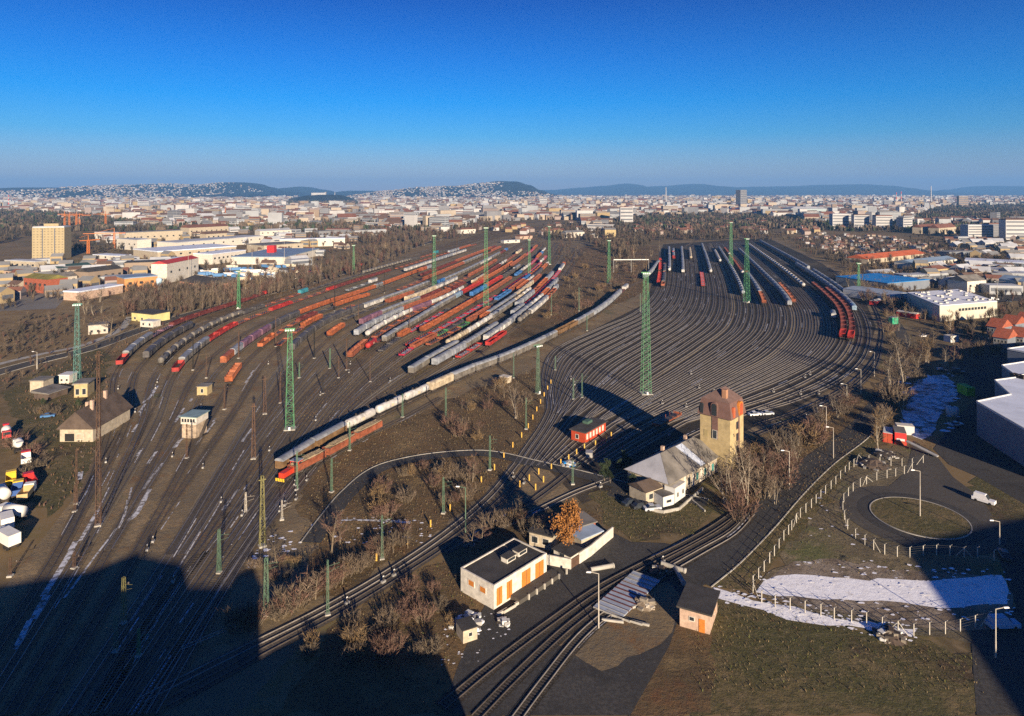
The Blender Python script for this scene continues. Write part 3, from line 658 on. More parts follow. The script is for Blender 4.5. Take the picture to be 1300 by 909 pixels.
m_glass = mat('dark_glass', (.03, .035, .04), .15, 0, spec=.6)
for x in (1.17, 3.3): b = MB(); b.box(x, x + .03, -1.1, 1.1, 2.8, 3.6); b.obj('window', cb, m_glass)
for s in (-1, 1): b = MB(); b.box(1.5, 3.0, *sorted((s*1.35, s*1.38)), 2.8, 3.6); b.obj('window', cb, m_glass)
b = MB()
for k in range(7):
    b.face([(-5.03, y_, z_) for y_, z_ in ((-1.4 + k*.4, .7), (-1.2 + k*.4, .7), (-1.0 + k*.4, 1.5), (-1.2 + k*.4, 1.5))][::-1], m_ylw if k % 2 == 0 else m_black)
b.box(-5.02, -4.9, -1.4, 1.4, .7, 1.5, m_ylw); b.obj('striped_nose', t)
for x in (-2.6, 2.6): b = MB(); wheelset(b, x); wheelset(b, x * .55); b.obj('wheelset', t, m_wheel)
b = MB(); b.tube((-1, 0, 2.7), (-1, 0, 3.2), .15); b.obj('exhaust', t, m_iron)
# low yellow-topped flat wagon on the shaded sidings
q = G(847, 538); wagon('flat', 'rust brown', 16.0, True, (q.x, q.y, ZR), math.atan2(*(lambda v: (v.y, v.x))(G(862,530) - G(832,546))), 'rust brown flat wagon standing alone on the shaded sidings', 'lone wagons')
# ---------------------------------------------------------------- lattice lighting masts, catenary poles, lamps
m_mgreen = mat('mast_green', (.075, .22, .10), .6, .2, .4); m_pgreen = mat('pole_green', (.10, .17, .11), .6, .25, .5); m_rust = mat('rusty_steel', (.095, .055, .035), .8, .4, .6)
m_galv = mat('galvanised', (.36, .35, .33), .5, .2, .5, metal=.3); m_olive = mat('mast_olive', (.17, .155, .06), .7, .3, .5); m_lampw = mat('lamp_white', (.7, .7, .68), .5, .1)
m_pconc = mat('pole_concrete', (.42, .38, .32), .9, .2, .6)
def lattice(mb, h, w0, w1, t, nb, z0=0.0):
    C = [(-1, -1), (1, -1), (1, 1), (-1, 1)]
    def w(z): return w0 + (w1 - w0) * z / h
    for cx, cy in C: mb.tube((cx*w0, cy*w0, z0), (cx*w1, cy*w1, z0+h), t, t*.8, 4, cap=False)
    for k in range(nb):
        za, zb = h * k / nb, h * (k+1) / nb
        for i in range(4):
            a, b = C[i], C[(i+1) % 4]
            if k % 2: a, b = b, a
            mb.tube((a[0]*w(za), a[1]*w(za), z0+za), (b[0]*w(zb), b[1]*w(zb), z0+zb), t*.6, n=4, cap=False)
            mb.tube((C[i][0]*w(zb), C[i][1]*w(zb), z0+zb), (C[(i+1)%4][0]*w(zb), C[(i+1)%4][1]*w(zb), z0+zb), t*.5, n=4, cap=False)
def mast(px, base, top, label, m=m_mgreen, k=1.0, fat=1.0):
    p = G(px, base); h = hgt(base, top); far = p.y > 420; w0 = min(1.7, max(.9, h*.036)) * fat
    t = thing('lighting_mast', p, rnd.uniform(0, .7), label, 'lighting mast', 'tall lattice lighting masts')
    b = MB(); lattice(b, h, w0, w0*.45, .09 * (1.5 if far else .95), int(h/1.7)); b.box(-w0*.3, w0*.3, -w0*.3, w0*.3, .3, h) if False else None; b.obj('lattice_tower', t, m)
    if m is m_rust or m is m_olive:
        b = MB(); b.box(-w0*1.35, w0*1.35, -w0*1.35, w0*1.35, 0, .45); b.obj('footing', t, m_conc); b = MB(); b.box(-.8, .8, -.06, .06, h-1, h-.8); b.obj('cross_arm', t, m); return
    b = MB(); b.box(-1.6, 1.6, -.8, .8, h, h+.12)
    for s in (-1, 1):
        b.box(-1.6, 1.6, *sorted((s*.76, s*.8)), h+.12, h+.75)
    b.obj('platform', t, m)
    for i in range(4): b = MB(); x = -1.2 + .8*i; b.box(x-.22, x+.22, -1.1, -.82, h+.1, h+.6); b.obj('floodlight', t, m_lampw)
    b = MB(); b.box(-w0*1.35, w0*1.35, -w0*1.35, w0*1.35, 0, .45); b.obj('footing', t, m_conc)
    b = MB(); b.box(-.3, .3, -w0-.6, -w0-.2, .3, 1.3); b.obj('switch_box', t, m_lampw)
mast(368, 545, 420, 'tall green lattice mast nearest the brown covered wagons', fat=1.15); mast(820, 500, 348, 'tallest green lattice mast at the near edge of the right yard')
mast(948, 384, 304, 'green lattice mast among the trains of the right yard'); mast(617, 392, 290, 'slim green lattice mast amid the crimson flat wagons')
mast(551, 366, 300, 'green lattice mast by the rust flat wagons left of centre'); mast(773, 360, 306, 'green lattice mast beside the signal gantry')
mast(672, 350, 305, 'far green lattice mast at the back of the left yard'); mast(697, 336, 288, 'faint green lattice mast behind the left yard end')
mast(303, 392, 345, 'green lattice mast above the left access road'); mast(98, 488, 388, 'blue-green lattice mast behind the left sheds', mat('mast_blue_green', (.10, .24, .20), .6, .2))
mast(928, 340, 283, 'faint green lattice mast at the far end of the right yard'); mast(1090, 372, 335, 'green lattice mast right of the outermost silver train')
mast(125, 668, 446, 'very tall rust-brown lattice mast on the left tracks', m_rust, fat=.36); mast(333, 694, 604, 'olive yellow lattice mast above the lower left tracks', m_olive, fat=.65)
mast(449, 345, 312, 'far left green lattice mast behind the bare trees'); mast(322, 583, 512, 'brown lattice mast between the lower left tracks', m_rust, fat=.6)
mast(336, 526, 478, 'brown lattice mast near the tall green mast foot', m_rust, fat=.6); mast(683, 500, 440, 'slim dark green lattice mast beside the middle train bend', m_pgreen, fat=.7)
def pole(px, base, top, label, m=m_pgreen, kind='catenary', arm=1, rz=None, w=.22, grp='catenary poles along the tracks'):
    p = G(px, base); h = hgt(base, top); far = p.y > 300; rz = rnd.uniform(-.4, .4) if rz is None else rz
    if kind == 'catenary':
        t = thing('catenary_pole', p, rz, label, 'catenary pole', grp)
        b = MB(); lattice(b, h, w*1.0, w*.6, .045 if not far else .07, int(h/1.2)); b.obj('lattice_post', t, m)
        b = MB(); b.tube((0, 0, h-1.2), (arm*2.2, 0, h-.9), .03); b.tube((0, 0, h-2.4), (arm*2.1, 0, h-1.6), .025); b.obj('bracket_arm', t, m)
        b = MB(); b.lathe([(.09, h-.95), (.16, h-.8), (.09, h-.6)], 8, c=(arm*1.2, 0, 0)); b.obj('insulator', t, m_wheel)
        b = MB(); b.box(-.5, .5, -.5, .5, 0, .35); b.obj('footing', t, m_conc)
    else:
        t = thing('street_lamp', p, rz, label, 'lamp post', 'lamp posts')
        b = MB(); b.tube((0, 0, 0), (0, 0, h), .14 * (1 if not far else 1.6), .08, 8); b.obj('pole', t, m)
        b = MB(); b.tube((0, 0, h-.05), (-1.5, 0, h+.25), .06); b.obj('arm', t, m)
        b = MB(); b.hexa([(-2.3, -.16, h+.2), (-1.4, -.16, h+.15), (-1.4, .16, h+.15), (-2.3, .16, h+.2)], [(-2.2, -.1, h+.38), (-1.4, -.1, h+.36), (-1.4, .1, h+.36), (-2.2, .1, h+.38)]); b.obj('lamp_head', t, m_lampw)
    return t
pole(338, 781, 708, 'thick green catenary pole at the bottom beside the shaded hollow', w=.42)
pole(278, 728, 672, 'green catenary pole by the snowy track at lower left', w=.32); pole(416, 781, 711, 'green pole beside the double track near the bottom')
pole(157, 792, 733, 'olive catenary pole in the dark lower left shade', m_olive, w=.35); pole(485, 710, 654, 'twin green catenary pole beside the yellow marker posts')
pole(563, 652, 606, 'green catenary pole on the double track embankment'); pole(566, 533, 492, 'green catenary pole in front of the middle train centre')
pole(622, 597, 553, 'green catenary pole at the end of the service road bend'); pole(668, 545, 505, 'green catenary pole near the right yard throat')
pole(652, 480, 448, 'grey green catenary pole touching the middle train'); pole(739, 505, 474, 'green signal pole with a white box in the throat'); pole(728, 507, 480, 'short green pole left of the boxed signal pole')
pole(727, 615, 584, 'green catenary pole left of the shrubs by the station'); pole(444, 572, 536, 'green catenary pole in front of the white tank wagons'); pole(377, 622, 573, 'pale pole in front of the timber wagons')
pole(421, 625, 582, 'pale green pole right of the timber wagons'); pole(511, 530, 500, 'short green pole behind the white tank wagon'); pole(419, 468, 442, 'thin green pole in the left yard centre')
pole(147, 828, 780, 'tall green catenary pole at the bottom left edge', w=.3); pole(176, 834, 798, 'bright green short pole beside the bottom left pole', m_mgreen)
pole(380, 480, 460, 'short green signal pole behind the tall green mast'); pole(356, 512, 472, 'rust brown pole left of the tall green mast', m_rust); pole(705, 470, 452, 'small green pole at the right yard entry curve')
pole(237, 582, 538, 'brown catenary pole right of the signal cabin', m_rust); pole(95, 650, 616, 'thin brown pole by the lower left tracks', m_rust); pole(13, 732, 708, 'rusty pole at the left edge', m_rust); pole(94, 722, 700, 'short rusty pole on the snowy lower left track', m_rust)
pole(97, 640, 570, 'dark brown pole in front of the derelict house', m_rust); pole(312, 650, 625, 'small pale pole left of the olive mast', m_pconc); pole(358, 660, 635, 'small pale pole right of the olive mast', m_pconc)
for k, (x, yb, yt) in enumerate([(245,470,430),(303,455,420),(350,440,402),(399,455,415),(440,470,430),(470,485,452),(425,395,362),(520,420,388),(580,330,300),(640,345,318),(608,352,330),(455,412,380),(488,372,345),(285,520,488),(262,480,450),(410,500,475),(430,480,452)]):
    pole(x, yb, yt, f'dark slender pole standing in the left yard, {ordw(k+1)} of seventeen counted by eye' if False else ['dark slender pole at the front of the red-ended train','dark slender pole between the graffiti train and the orange pair','dark slender pole above the graffiti-covered wagons','dark slender pole by the pink-nosed train','dark slender pole before the lone orange pair','dark slender pole before the short red tank train','dark slender pole far behind the curved black train','dark slender pole behind the white wagon train','dark slender pole at the far edge of the left yard','far slender pole right of the faint back masts','far slender pole beside the slim green mast','dark slender pole on the curved black and white train','dark slender pole before the far white train','dark slender pole right of the yellow hut','dark slender pole between the red and graffiti trains','dark slender pole in the dry grass','dark slender pole before the orange pair grass'][k], m_rust if k % 3 else m_black, grp='slender dark poles of the left yard')
for x, yb, yt in ((700,400,372),(735,395,365),(745,420,400),(813,395,372)):
    pole(x, yb, yt, {700:'blue-grey signal pole in the scrub between the yards',735:'blue-grey signal pole left of the gantry',745:'small green pole behind the middle train',813:'small green pole right of the middle train end'}[x], grp='small poles around the scrub')
m_lp = m_pconc
for x, yb, yt, lb in ((760,798,728,'concrete lamp post beside the stacked steel panels'),(1002,622,573,'concrete lamp post left of the curved road beside the bushes'),(1168,656,598,'tall lamp post standing on the round grass island'),(1269,692,662,'lamp post in the shade right of the turning circle'),(1264,835,773,'lamp post beside the blue-white van'),
    (1093,500,469,'lamp post near the end of the right yard curve'),(1058,582,543,'lamp post above the road with the long shadows'),(1075,515,488,'thin lamp post on the right yard bank'),(1049,550,516,'lamp post left of the road below the tower bushes'),(47,470,447,'lamp post by the left access road'),(1110,478,447,'lamp post under the tall bare trees'),
    (591,678,619,'green lamp post above the double track'),(1266,378,358,'lamp post on the far road at right'),(1240,362,344,'lamp post right of the white-roofed hall'),(239,358,318,'pale lamp mast in the left car park'),(320,352,312,'second pale lamp mast in the left car park'),(361,340,305,'pale lamp mast left of the red tower sign'),(397,338,300,'pale lamp mast right of the red tower sign'),(293,348,308,'third pale lamp mast among the parked lorries')):
    pole(x, yb, yt, lb, m_pgreen if x == 591 else m_lp, 'lamp', rz=0 if x != 1264 else 3.14)
# far tower and the gantry over the tracks
t = thing('signal_gantry', G(779, 346), .05, 'white steel signal gantry spanning the tracks between the yards', 'signal gantry')
w = G(824, 346).x - G(779, 346).x; b = MB(); b.box(0, w, -.25, .25, 12.3, 13.0); b.obj('beam', t, m_lampw)
for x in (0, w*.5, w): b = MB(); b.tube((x, 0, 0), (x, 0, 12.3), .25, .2, 8); b.obj('leg', t, m_galv)
# ---------------------------------------------------------------- yellow marker posts, white posts
m_ypost = mat('post_yellow', (.55, .33, .06), .7, .2)
pp = MB(); pp.box(-.16, .16, -.16, .16, 0, 1.7); pp = pp.mesh('marker_post'); pp.materials.append(m_ypost)
ys = spline(gp([(478,712),(500,702),(535,678),(570,650),(600,622),(625,600),(645,575),(668,548),(680,525),(690,505),(700,486)]), 9.0)
for k, p in enumerate(ys): tag(link('marker_post', pp, None, (p.x, p.y, 0)), f'yellow marker post, {ordw(k+1)} from the lower end of the row left of the throat', 'marker post', 'yellow posts along the double track')
for k, (x, y) in enumerate([(660,618),(672,610),(684,602),(700,596),(712,590),(722,584),(732,577),(742,570),(756,566),(770,560),(776,555),(690,612),(680,622)]):
    p = G(x, y); tag(link('marker_post', pp, None, (p.x, p.y, 0)), f'yellow marker post, {ordw(k+1)} of those around the red hut sidings', 'marker post', 'yellow posts around the red hut')
# ---------------------------------------------------------------- concrete post fences
m_fpost = mat('fence_concrete', (.42, .39, .33), .9, .2, .8)
m_wire = mat('fence_wire', (.12, .12, .11), .6, 0)
def fence(pxs, label, braces=(), h=2.3, step=None, name='wire_fence', m=m_fpost, pw=.075):
    P = [Vector((p.x, p.y)) for p in gp(pxs)]
    if step:
        P = spline(gp(pxs), step)
    t = thing(name, (P[0].x, P[0].y, 0), 0, label, 'fence'); o = P[0]
    for i, p in enumerate(P):
        b = MB(); x, y = p.x - o.x, p.y - o.y; b.box(x - pw, x + pw, y - pw, y + pw, 0, h)
        if name == 'wire_fence': b.tube((x, y, h), (x + .25, y - .3, h + .35), pw * .9, n=4)
        b.obj('post', t, m)
    b = MB()
    for i in range(len(P) - 1):
        a, c = P[i] - o, P[i+1] - o
        if (c - a).length > 14: continue
        for z in ((.3, .8, 1.3, 1.8, 2.2) if name == 'wire_fence' else (h*.5, h-.06)):
            b.tube((a.x, a.y, z), (c.x, c.y, z), .02 if name == 'wire_fence' else .05, n=3, cap=False)
    if b.v: b.obj('wire' if name == 'wire_fence' else 'rail', t, m_wire if name == 'wire_fence' else m)
    for i in braces:
        if i < len(P):
            for s in (-1, 1):
                j = i + s
                if 0 <= j < len(P) and (P[j]-P[i]).length < 14:
                    b = MB(); a = P[i] - o; q = a.lerp(P[j] - o, .62); b.tube((a.x, a.y, h - .2), (q.x, q.y, .05), pw*.9, n=4); b.obj('brace', t, m)
    return t
fence([(956,745),(963,735),(970,726),(977,715),(983,706),(989,697),(995,686),(1001,679),(1005,673),(1011,664),(1016,657),(1023,651),(1030,645),(1036,639),(1042,633),(1048,627),(1055,621),(1061,615),(1067,608),(1073,602),(1078,597),(1084,593),(1090,586)], 'long concrete post fence running up beside the curved road', (9, 22))
fence([(1090,586),(1103,588),(1117,590),(1131,592),(1145,592),(1158,592),(1172,588)], 'short concrete post fence above the turning circle entrance', (0, 6))
fence([(1158,598),(1148,602),(1137,605),(1126,607),(1113,610),(1100,615),(1092,618),(1083,624),(1077,630),(1071,638),(1070,648),(1072,660),(1076,672),(1086,684),(1098,692),(1109,698),(1123,704),(1139,707),(1155,708),(1172,706),(1189,705),(1206,706),(1224,708),(1241,708),(1262,712)], 'curved concrete post fence around the truck turning circle', (0, 5, 11, 15, 22))
fence([(956,752),(967,765),(984,771),(1003,774),(1022,778),(1042,782),(1059,787),(1081,790),(1100,793),(1120,799),(1140,804),(1160,808),(1180,806),(1200,805),(1219,802),(1238,797),(1256,793)], 'concrete post fence along the snowy ditch below the snow field', (0, 10, 16))
fence([(232,828),(262,815),(300,799)], 'grey metal railing at the bottom beside the double track', (), 1.1, 3.0, 'railing', m_galv, .05)
# ---------------------------------------------------------------- buildings
m_glassd = MATS['dark_glass']; m_white = mat('white_render', (.54, .50, .43), .9, .26, .9); m_creamw = mat('cream_render', (.40, .34, .25), .9, .28, .8)
m_yelw = mat('yellow_render', (.40, .31, .16), .9, .22, .7); m_pink = mat('pink_render', (.44, .31, .23), .9, .3, 1.0); m_felt = mat('roof_felt', (.055, .050, .045), .9, .45, .25)
m_dorange = mat('orange_door', (.48, .17, .03), .6, .15, 1.5); m_brick = mat('red_brick', (.30, .085, .045), .9, .3, .8); m_shing = mat('brown_shingle', (.15, .085, .07), .85, .2, .8)
m_slate = mat('grey_slate', (.17, .155, .135), .8, .45, .22); m_tile = mat('old_tile', (.085, .062, .048), .9, .4, .3); m_cladw = mat('white_cladding', (.55, .55, .53), .6, .08, .1); m_rooff = mat('white_membrane', (.62, .66, .74), .7, .15, .12)
def seg(p1, p2):
    a, b = G(*p1), G(*p2); d = b - a; return a, d.length, math.atan2(d.y, d.x)
def win(parent, x, z, w, h, y=0.0, side=None, m=None, frame=m_white, name='window', dim=None):
    """a window or door on the front (side None), or on the left/right end wall (side -1/+1) at distance x along it"""
    b = MB(); g_ = m or m_glassd
    if side is None: b.box(x, x+w, y-.07, y+.01, z, z+h, g_)
    else:
        X = 0 if side < 0 else dim; b.box(min(X, X+side*.07), max(X, X+side*.07), x, x+w, z, z+h, g_)
    o = b.obj(name, parent)
    if frame is not None:
        b = MB()
        for (u0, u1, v0, v1) in ((x-.1, x+w+.1, z-.14, z-.02), (x-.1, x+w+.1, z+h+.02, z+h+.12), (x-.12, x-.02, z-.02, z+h+.02), (x+w+.02, x+w+.12, z-.02, z+h+.02)):
            if side is None: b.box(u0, u1, y-.10, y+.01, v0, v1, frame)
            else: X = 0 if side < 0 else dim; b.box(min(X, X+side*.1), max(X, X+side*.1), u0, u1, v0, v1, frame)
        b.obj('frame', o)
    return o
def roof_mesh(kind, W, D, H, rise, ov=.4, m=m_slate):
    b = MB()
    if kind == 'gable':     # ridge along x
        b.hexa([(-ov, -ov, H), (W+ov, -ov, H), (W+ov, D+ov, H), (-ov, D+ov, H)], [(-ov, D/2-.05, H+rise), (W+ov, D/2-.05, H+rise), (W+ov, D/2+.05, H+rise), (-ov, D/2+.05, H+rise)], m)
    elif kind == 'gabley':
        b.hexa([(-ov, -ov, H), (W+ov, -ov, H), (W+ov, D+ov, H), (-ov, D+ov, H)], [(W/2-.05, -ov, H+rise), (W/2+.05, -ov, H+rise), (W/2+.05, D+ov, H+rise), (W/2-.05, D+ov, H+rise)], m)
    elif kind == 'hip':
        r_ = min(W, D)/2
        if W >= D: t = [(r_, D/2-.05, H+rise), (W-r_, D/2-.05, H+rise), (W-r_, D/2+.05, H+rise), (r_, D/2+.05, H+rise)]
        else: t = [(W/2-.05, r_, H+rise), (W/2+.05, r_, H+rise), (W/2+.05, D-r_, H+rise), (W/2-.05, D-r_, H+rise)]
        b.hexa([(-ov, -ov, H), (W+ov, -ov, H), (W+ov, D+ov, H), (-ov, D+ov, H)], t, m)
    elif kind == 'mono': b.hexa([(-ov, -ov, H), (W+ov, -ov, H), (W+ov, D+ov, H), (-ov, D+ov, H)], [(-ov, -ov, H+.25), (W+ov, -ov, H+.25), (W+ov, D+ov, H+rise), (-ov, D+ov, H+rise)], m)
    else: b.box(-ov, W+ov, -ov, D+ov, H, H+rise, m)
    return b
def house(name, p1, p2, D, H, label, cat='building', wall=m_creamw, roof='flat', rise=.35, rm=m_felt, ov=.35, grp=None, parapet=None, wins=None, far=False, nw=0, ww=1.4, wh=1.3, wz=None, floors=1, side=None):
    a, W, rz = seg(p1, p2)
    t = thing(name, (a.x, a.y, 0), rz, label, cat, grp)
    b = MB(); b.box(0, W, 0, D, 0, H); b.obj('wall', t, wall)
    ro = roof_mesh(roof, W, D, H, rise, ov, rm).obj('roof', t)
    if parapet:
        b = MB(); h0, h1 = H, H + parapet
        b.box(0, W, -.02, .28, h0, h1); b.box(0, W, D-.28, D+.02, h0, h1); b.box(-.02, .28, .28, D-.28, h0, h1); b.box(W-.28, W+.02, .28, D-.28, h0, h1); b.obj('parapet', t, wall)
    for f in range(floors):
        z = (wz if wz is not None else 1.1) + f * (H / floors)
        for i in range(nw): win(t, (W / nw) * (i + .5) - ww/2, z, ww, wh, frame=None if far else m_white)
        if side:
            n = max(1, int(D / 5))
            for i in range(min(n, 6)): win(t, (D / n) * (i + .5) - ww/2, z, ww, wh, side=side, dim=W, frame=None if far else m_white)
    return t, W, ro
# goods shed
gs, W, ro = house('goods_shed', (627,775), (694,731), 9.2, 4.4, 'white rendered goods shed with brown doors and dark felt roof', 'goods shed', m_white, 'flat', .12, m_felt, -.3, parapet=.35)
for x, w, h in ((.9, 1.5, 3.3), (4.3, 1.5, 3.3), (9.6, 2.6, 3.4), (14.6, 2.6, 3.4)):
    b = MB(); x = x * W / 19; b.box(x, x+w, -.09, .01, .5, .5+h); d = b.obj('door', gs, m_dorange)
    b = MB(); b.box(x+w/2-.04, x+w/2+.04, -.12, -.09, .5, .5+h); b.obj('centre_post', d, m_iron)
for x in (2.2, 5.4): win(gs, x, 2.3, 1.5, 1.0, side=-1, dim=W, m=m_dorange)
b = MB(); b.box(5.5*W/19, W+1.5, -2.6, -.12, 0, .95); b.obj('loading_platform', gs, m_asph2)
for i in range(6): b = MB(); x = 7 + i * 2.4; b.box(x-.15, x+.15, -2.9, -2.62, 0, 1.15); b.obj('bollard', gs, m_fpost)
for x in (9.0, 13.2):
    b = MB(); x = x * W / 19; b.box(x, x+2.6, 3.5, 5.2, 4.5, 5.5); v = b.obj('skylight', gs, m_white)
    b = MB(); b.box(x+.25, x+2.35, 3.44, 3.5, 4.75, 5.3); b.obj('window', v, m_glassd); b = MB(); b.box(x-.15, x+2.75, 3.35, 5.35, 5.5, 5.6); b.obj('roof', v, m_felt)
# steps and concrete blocks at its near end
for i, (x, y, l) in enumerate(((633,783,4.5),(645,776,4.5),(640,780,3.2))):
    p = G(x, y); t = thing('concrete_kerb_block', (p.x, p.y, 0), .75, ['pale concrete block nearest the corner of the goods shed','pale concrete block lying beside the goods shed doors','small pale concrete block between the two long ones'][i], 'concrete block')
    b = MB(); b.hexa([(0,0,0),(l,0,0),(l,.6,0),(0,.6,0)], [(.05,.08,.55),(l-.05,.08,.55),(l-.05,.52,.55),(.05,.52,.55)]); b.obj('block', t, m_fpost)
# garage/walled compound behind the shed
house('brick_garage', (672,693), (700,700), 8, 3.2, 'low cream garage with dark roof behind the autumn tree', 'garage', m_creamw, 'mono', .6, m_felt, nw=2)
house('white_store', (703,712), (724,722), 4, 2.6, 'narrow white store with a small door beside the shed', 'shed', m_white, 'flat', .15, m_felt, nw=1)
def wall_run(pxs, h, label, m=m_white, name='boundary_wall', w=.3):
    P = [Vector((p.x, p.y)) for p in gp(pxs)]; t = thing(name, (P[0].x, P[0].y, 0), 0, label, 'wall'); o = P[0]
    for i in range(len(P)-1): b = MB(); ribbon(b, [P[i]-o, P[i+1]-o], 0, w, 0, h, m); b.obj('wall_panel', t)
    return t
wall_run([(735,716),(750,706),(765,693),(778,682)], 2.4, 'white boundary wall along the road behind the autumn tree')
wall_run([(695,717),(725,723)], 2.2, 'white boundary wall joining the store')
wall_run([(724,723),(735,716)], 2.0, 'rust brown metal gate between white boundary walls', m_rust, 'metal_gate', .12)
house('lean_to_shed', (738,700), (764,689), 6, 2.6, 'long low shed with pale blue metal roof inside the walled yard', 'shed', m_creamw, 'mono', .5, mat('pale_metal_roof', (.30, .36, .44), .5, .2, .3))
house('brick_garage', (740,684), (756,679), 5, 3.0, 'small orange brick shed behind the pale blue roof', 'shed', m_brick, 'mono', .4, m_slate)
# hut with the orange door
hb, W, _ = house('brick_hut', (863,795), (901,806), 7.5, 3.6, 'small pinkish hut with orange door and flat dark roof', 'hut', m_pink, 'flat', .3, m_felt, .5)
b = MB(); b.box(W*.64, W*.64+1.1, -.09, .01, 0, 2.4); d = b.obj('door', hb, m_dorange); b = MB(); b.tube((W*.64+.15, -.13, 1.1), (W*.64+.15, -.09, 1.1), .05); b.obj('handle', d, m_iron)
win(hb, W*.33, 1.7, .8, .6); win(hb, 4.2, 1.4, .8, 1.3, side=1, dim=W, m=m_dorange)
# red hut
rh, W, _ = house('red_hut', (743,563), (769,548), 5.2, 3.3, 'red painted hut with white windows and flat grey roof by the sidings', 'hut', mat('red_paint', (.40, .055, .02), .7, .15, .6), 'flat', .3, m_felt, .5)
for i in range(6): win(rh, .8 + i * (W-1.2)/6, 1.1, .75, 1.5, m=m_white)
win(rh, 2.5, 1, 1, 1.2, side=-1, dim=W)
b = MB(); b.box(W*.5, W*.5+3, 3, 5, 3.6, 4.4); b.obj('roof_box', rh, mat('dull_green', (.06, .11, .08), .7, .2))
house('equipment_cabinet', (752,582), (752.5,578), 2, 1.5, 'small grey trackside cabinet near the red hut', 'cabinet', m_galv, 'flat', .1, m_galv, .05)
cab_ = [(739,583,'first'), (708,603,'second')]
# yellow hut and signal cabin in left yard
yh, W, _ = house('yellow_hut', (250,502), (263,502), 4.5, 3.4, 'small yellow flat-roofed hut standing among the left tracks', 'hut', m_yelw, 'flat', .25, m_slate, .3, nw=1, ww=.9, wh=1.4)
sc_, W, _ = house('signal_cabin', (231,556), (249,557), 6.0, 4.6, 'two-storey signal cabin with patched walls and pale metal roof', 'signal cabin', mat('patched_render', (.36, .28, .20), .9, .5, .7), 'flat', .01, m_galv, 0)
b = MB(); b.box(-.25, W+.25, -.25, 6.25, 4.6, 6.9); up = b.obj('upper_storey', sc_, m_white)
for i in range(5):
    b = MB(); x = .1 + i * (W-.1)/5; b.box(x, x + (W)/5 - .35, -.32, -.25, 5.3, 6.4); b.obj('window', up, m_glassd)
b = MB(); b.box(-.7, W+.7, -.7, 6.7, 6.9, 7.15); b.obj('top_roof', sc_, mat('zinc_roof', (.20, .27, .26), .5, .25, .4))
b = MB(); b.box(W+.3, W+1.2, 1, 5, 0, .3); b.hexa([(W+.3,1,.3),(W+1.2,1,.3),(W+1.2,1.4,.3),(W+.3,1.4,.3)], [(W+.3,5,4.6),(W+1.2,5,4.6),(W+1.2,5.4,4.6),(W+.3,5.4,4.6)]); b.obj('outside_stair', sc_, m_iron)
for k, (x, y) in enumerate([(636,484),(640,480)]): pass
house('relay_hut', (634,485), (644,487), 3, 2.4, 'small pale relay hut in the brush below the middle train', 'hut', m_creamw, 'flat', .2, m_white, .2, nw=1, ww=.6, wh=.8)
# derelict house at left
dh, W, _ = house('derelict_house', (76,561), (118,561), 21, 4.2, 'derelict house with open gable and steep dark tiled roofs', 'house', m_creamw, 'gabley', 5.6, m_tile, .8)
b = MB(); b.box(1.6, 4.6, -.09, .01, .2, 2.6); b.obj('doorway', dh, m_black); win(dh, W-5.2, .9, 2.2, 1.6, m=m_pink); 
for x, y, h in ((W*.62, 6, 11.5), (W*.3, 9, 10), (W*.52, 15, 12)): b = MB(); b.box(x-.45, x+.45, y-.45, y+.45, 4.5, h); b.obj('chimney', dh, m_pink)
b = MB(); b.box(W*.25, W*.5, 21, 27, 0, 5.5); b.obj('rear_wing', dh, m_creamw); roof_mesh('flat', 1, 1, 0, 1)
house('cream_shed', (38,498), (55,498), 6, 4.4, 'cream flat-roofed shed at the left edge of the yard', 'shed', m_creamw, 'flat', .4, m_slate, .3)
house('white_shed', (75,487), (88,487), 5, 3.4, 'small white shed behind the tumbledown lean-to', 'shed', m_white, 'flat', .3, m_cladw, .3, nw=2, ww=.8, wh=.8)
house('tumbledown_lean_to', (62,508), (86,500), 7, 2.4, 'tumbledown lean-to with a sagging pale slab roof', 'lean-to', m_tile, 'mono', .9, m_slate, .8)
house('brick_outhouse', (94,505), (111,504), 7, 5.2, 'yellow brick outhouse with a dark doorway at the mast foot', 'outhouse', m_yelw, 'flat', .4, m_slate, .4, nw=2, ww=1.2, wh=2.2)
house('concrete_barn', (112,425), (137,423), 9, 5, 'grey concrete barn beside the left access road', 'barn', m_pconc, 'flat', .4, m_slate, .3, nw=3, ww=1.2)
house('yellow_bungalow', (167,407), (194,410), 12, 5, 'pale yellow bungalow with dark flat roof among bare trees', 'bungalow', mat('pale_yellow', (.56, .50, .22), .9, .15, .3), 'flat', .5, m_felt, .5, nw=3, ww=1.4)
house('white_annex', (178,415), (194,416), 6, 3.4, 'small white annex in front of the yellow bungalow', 'annex', m_white, 'flat', .3, m_cladw, .3, nw=2, ww=1.2)
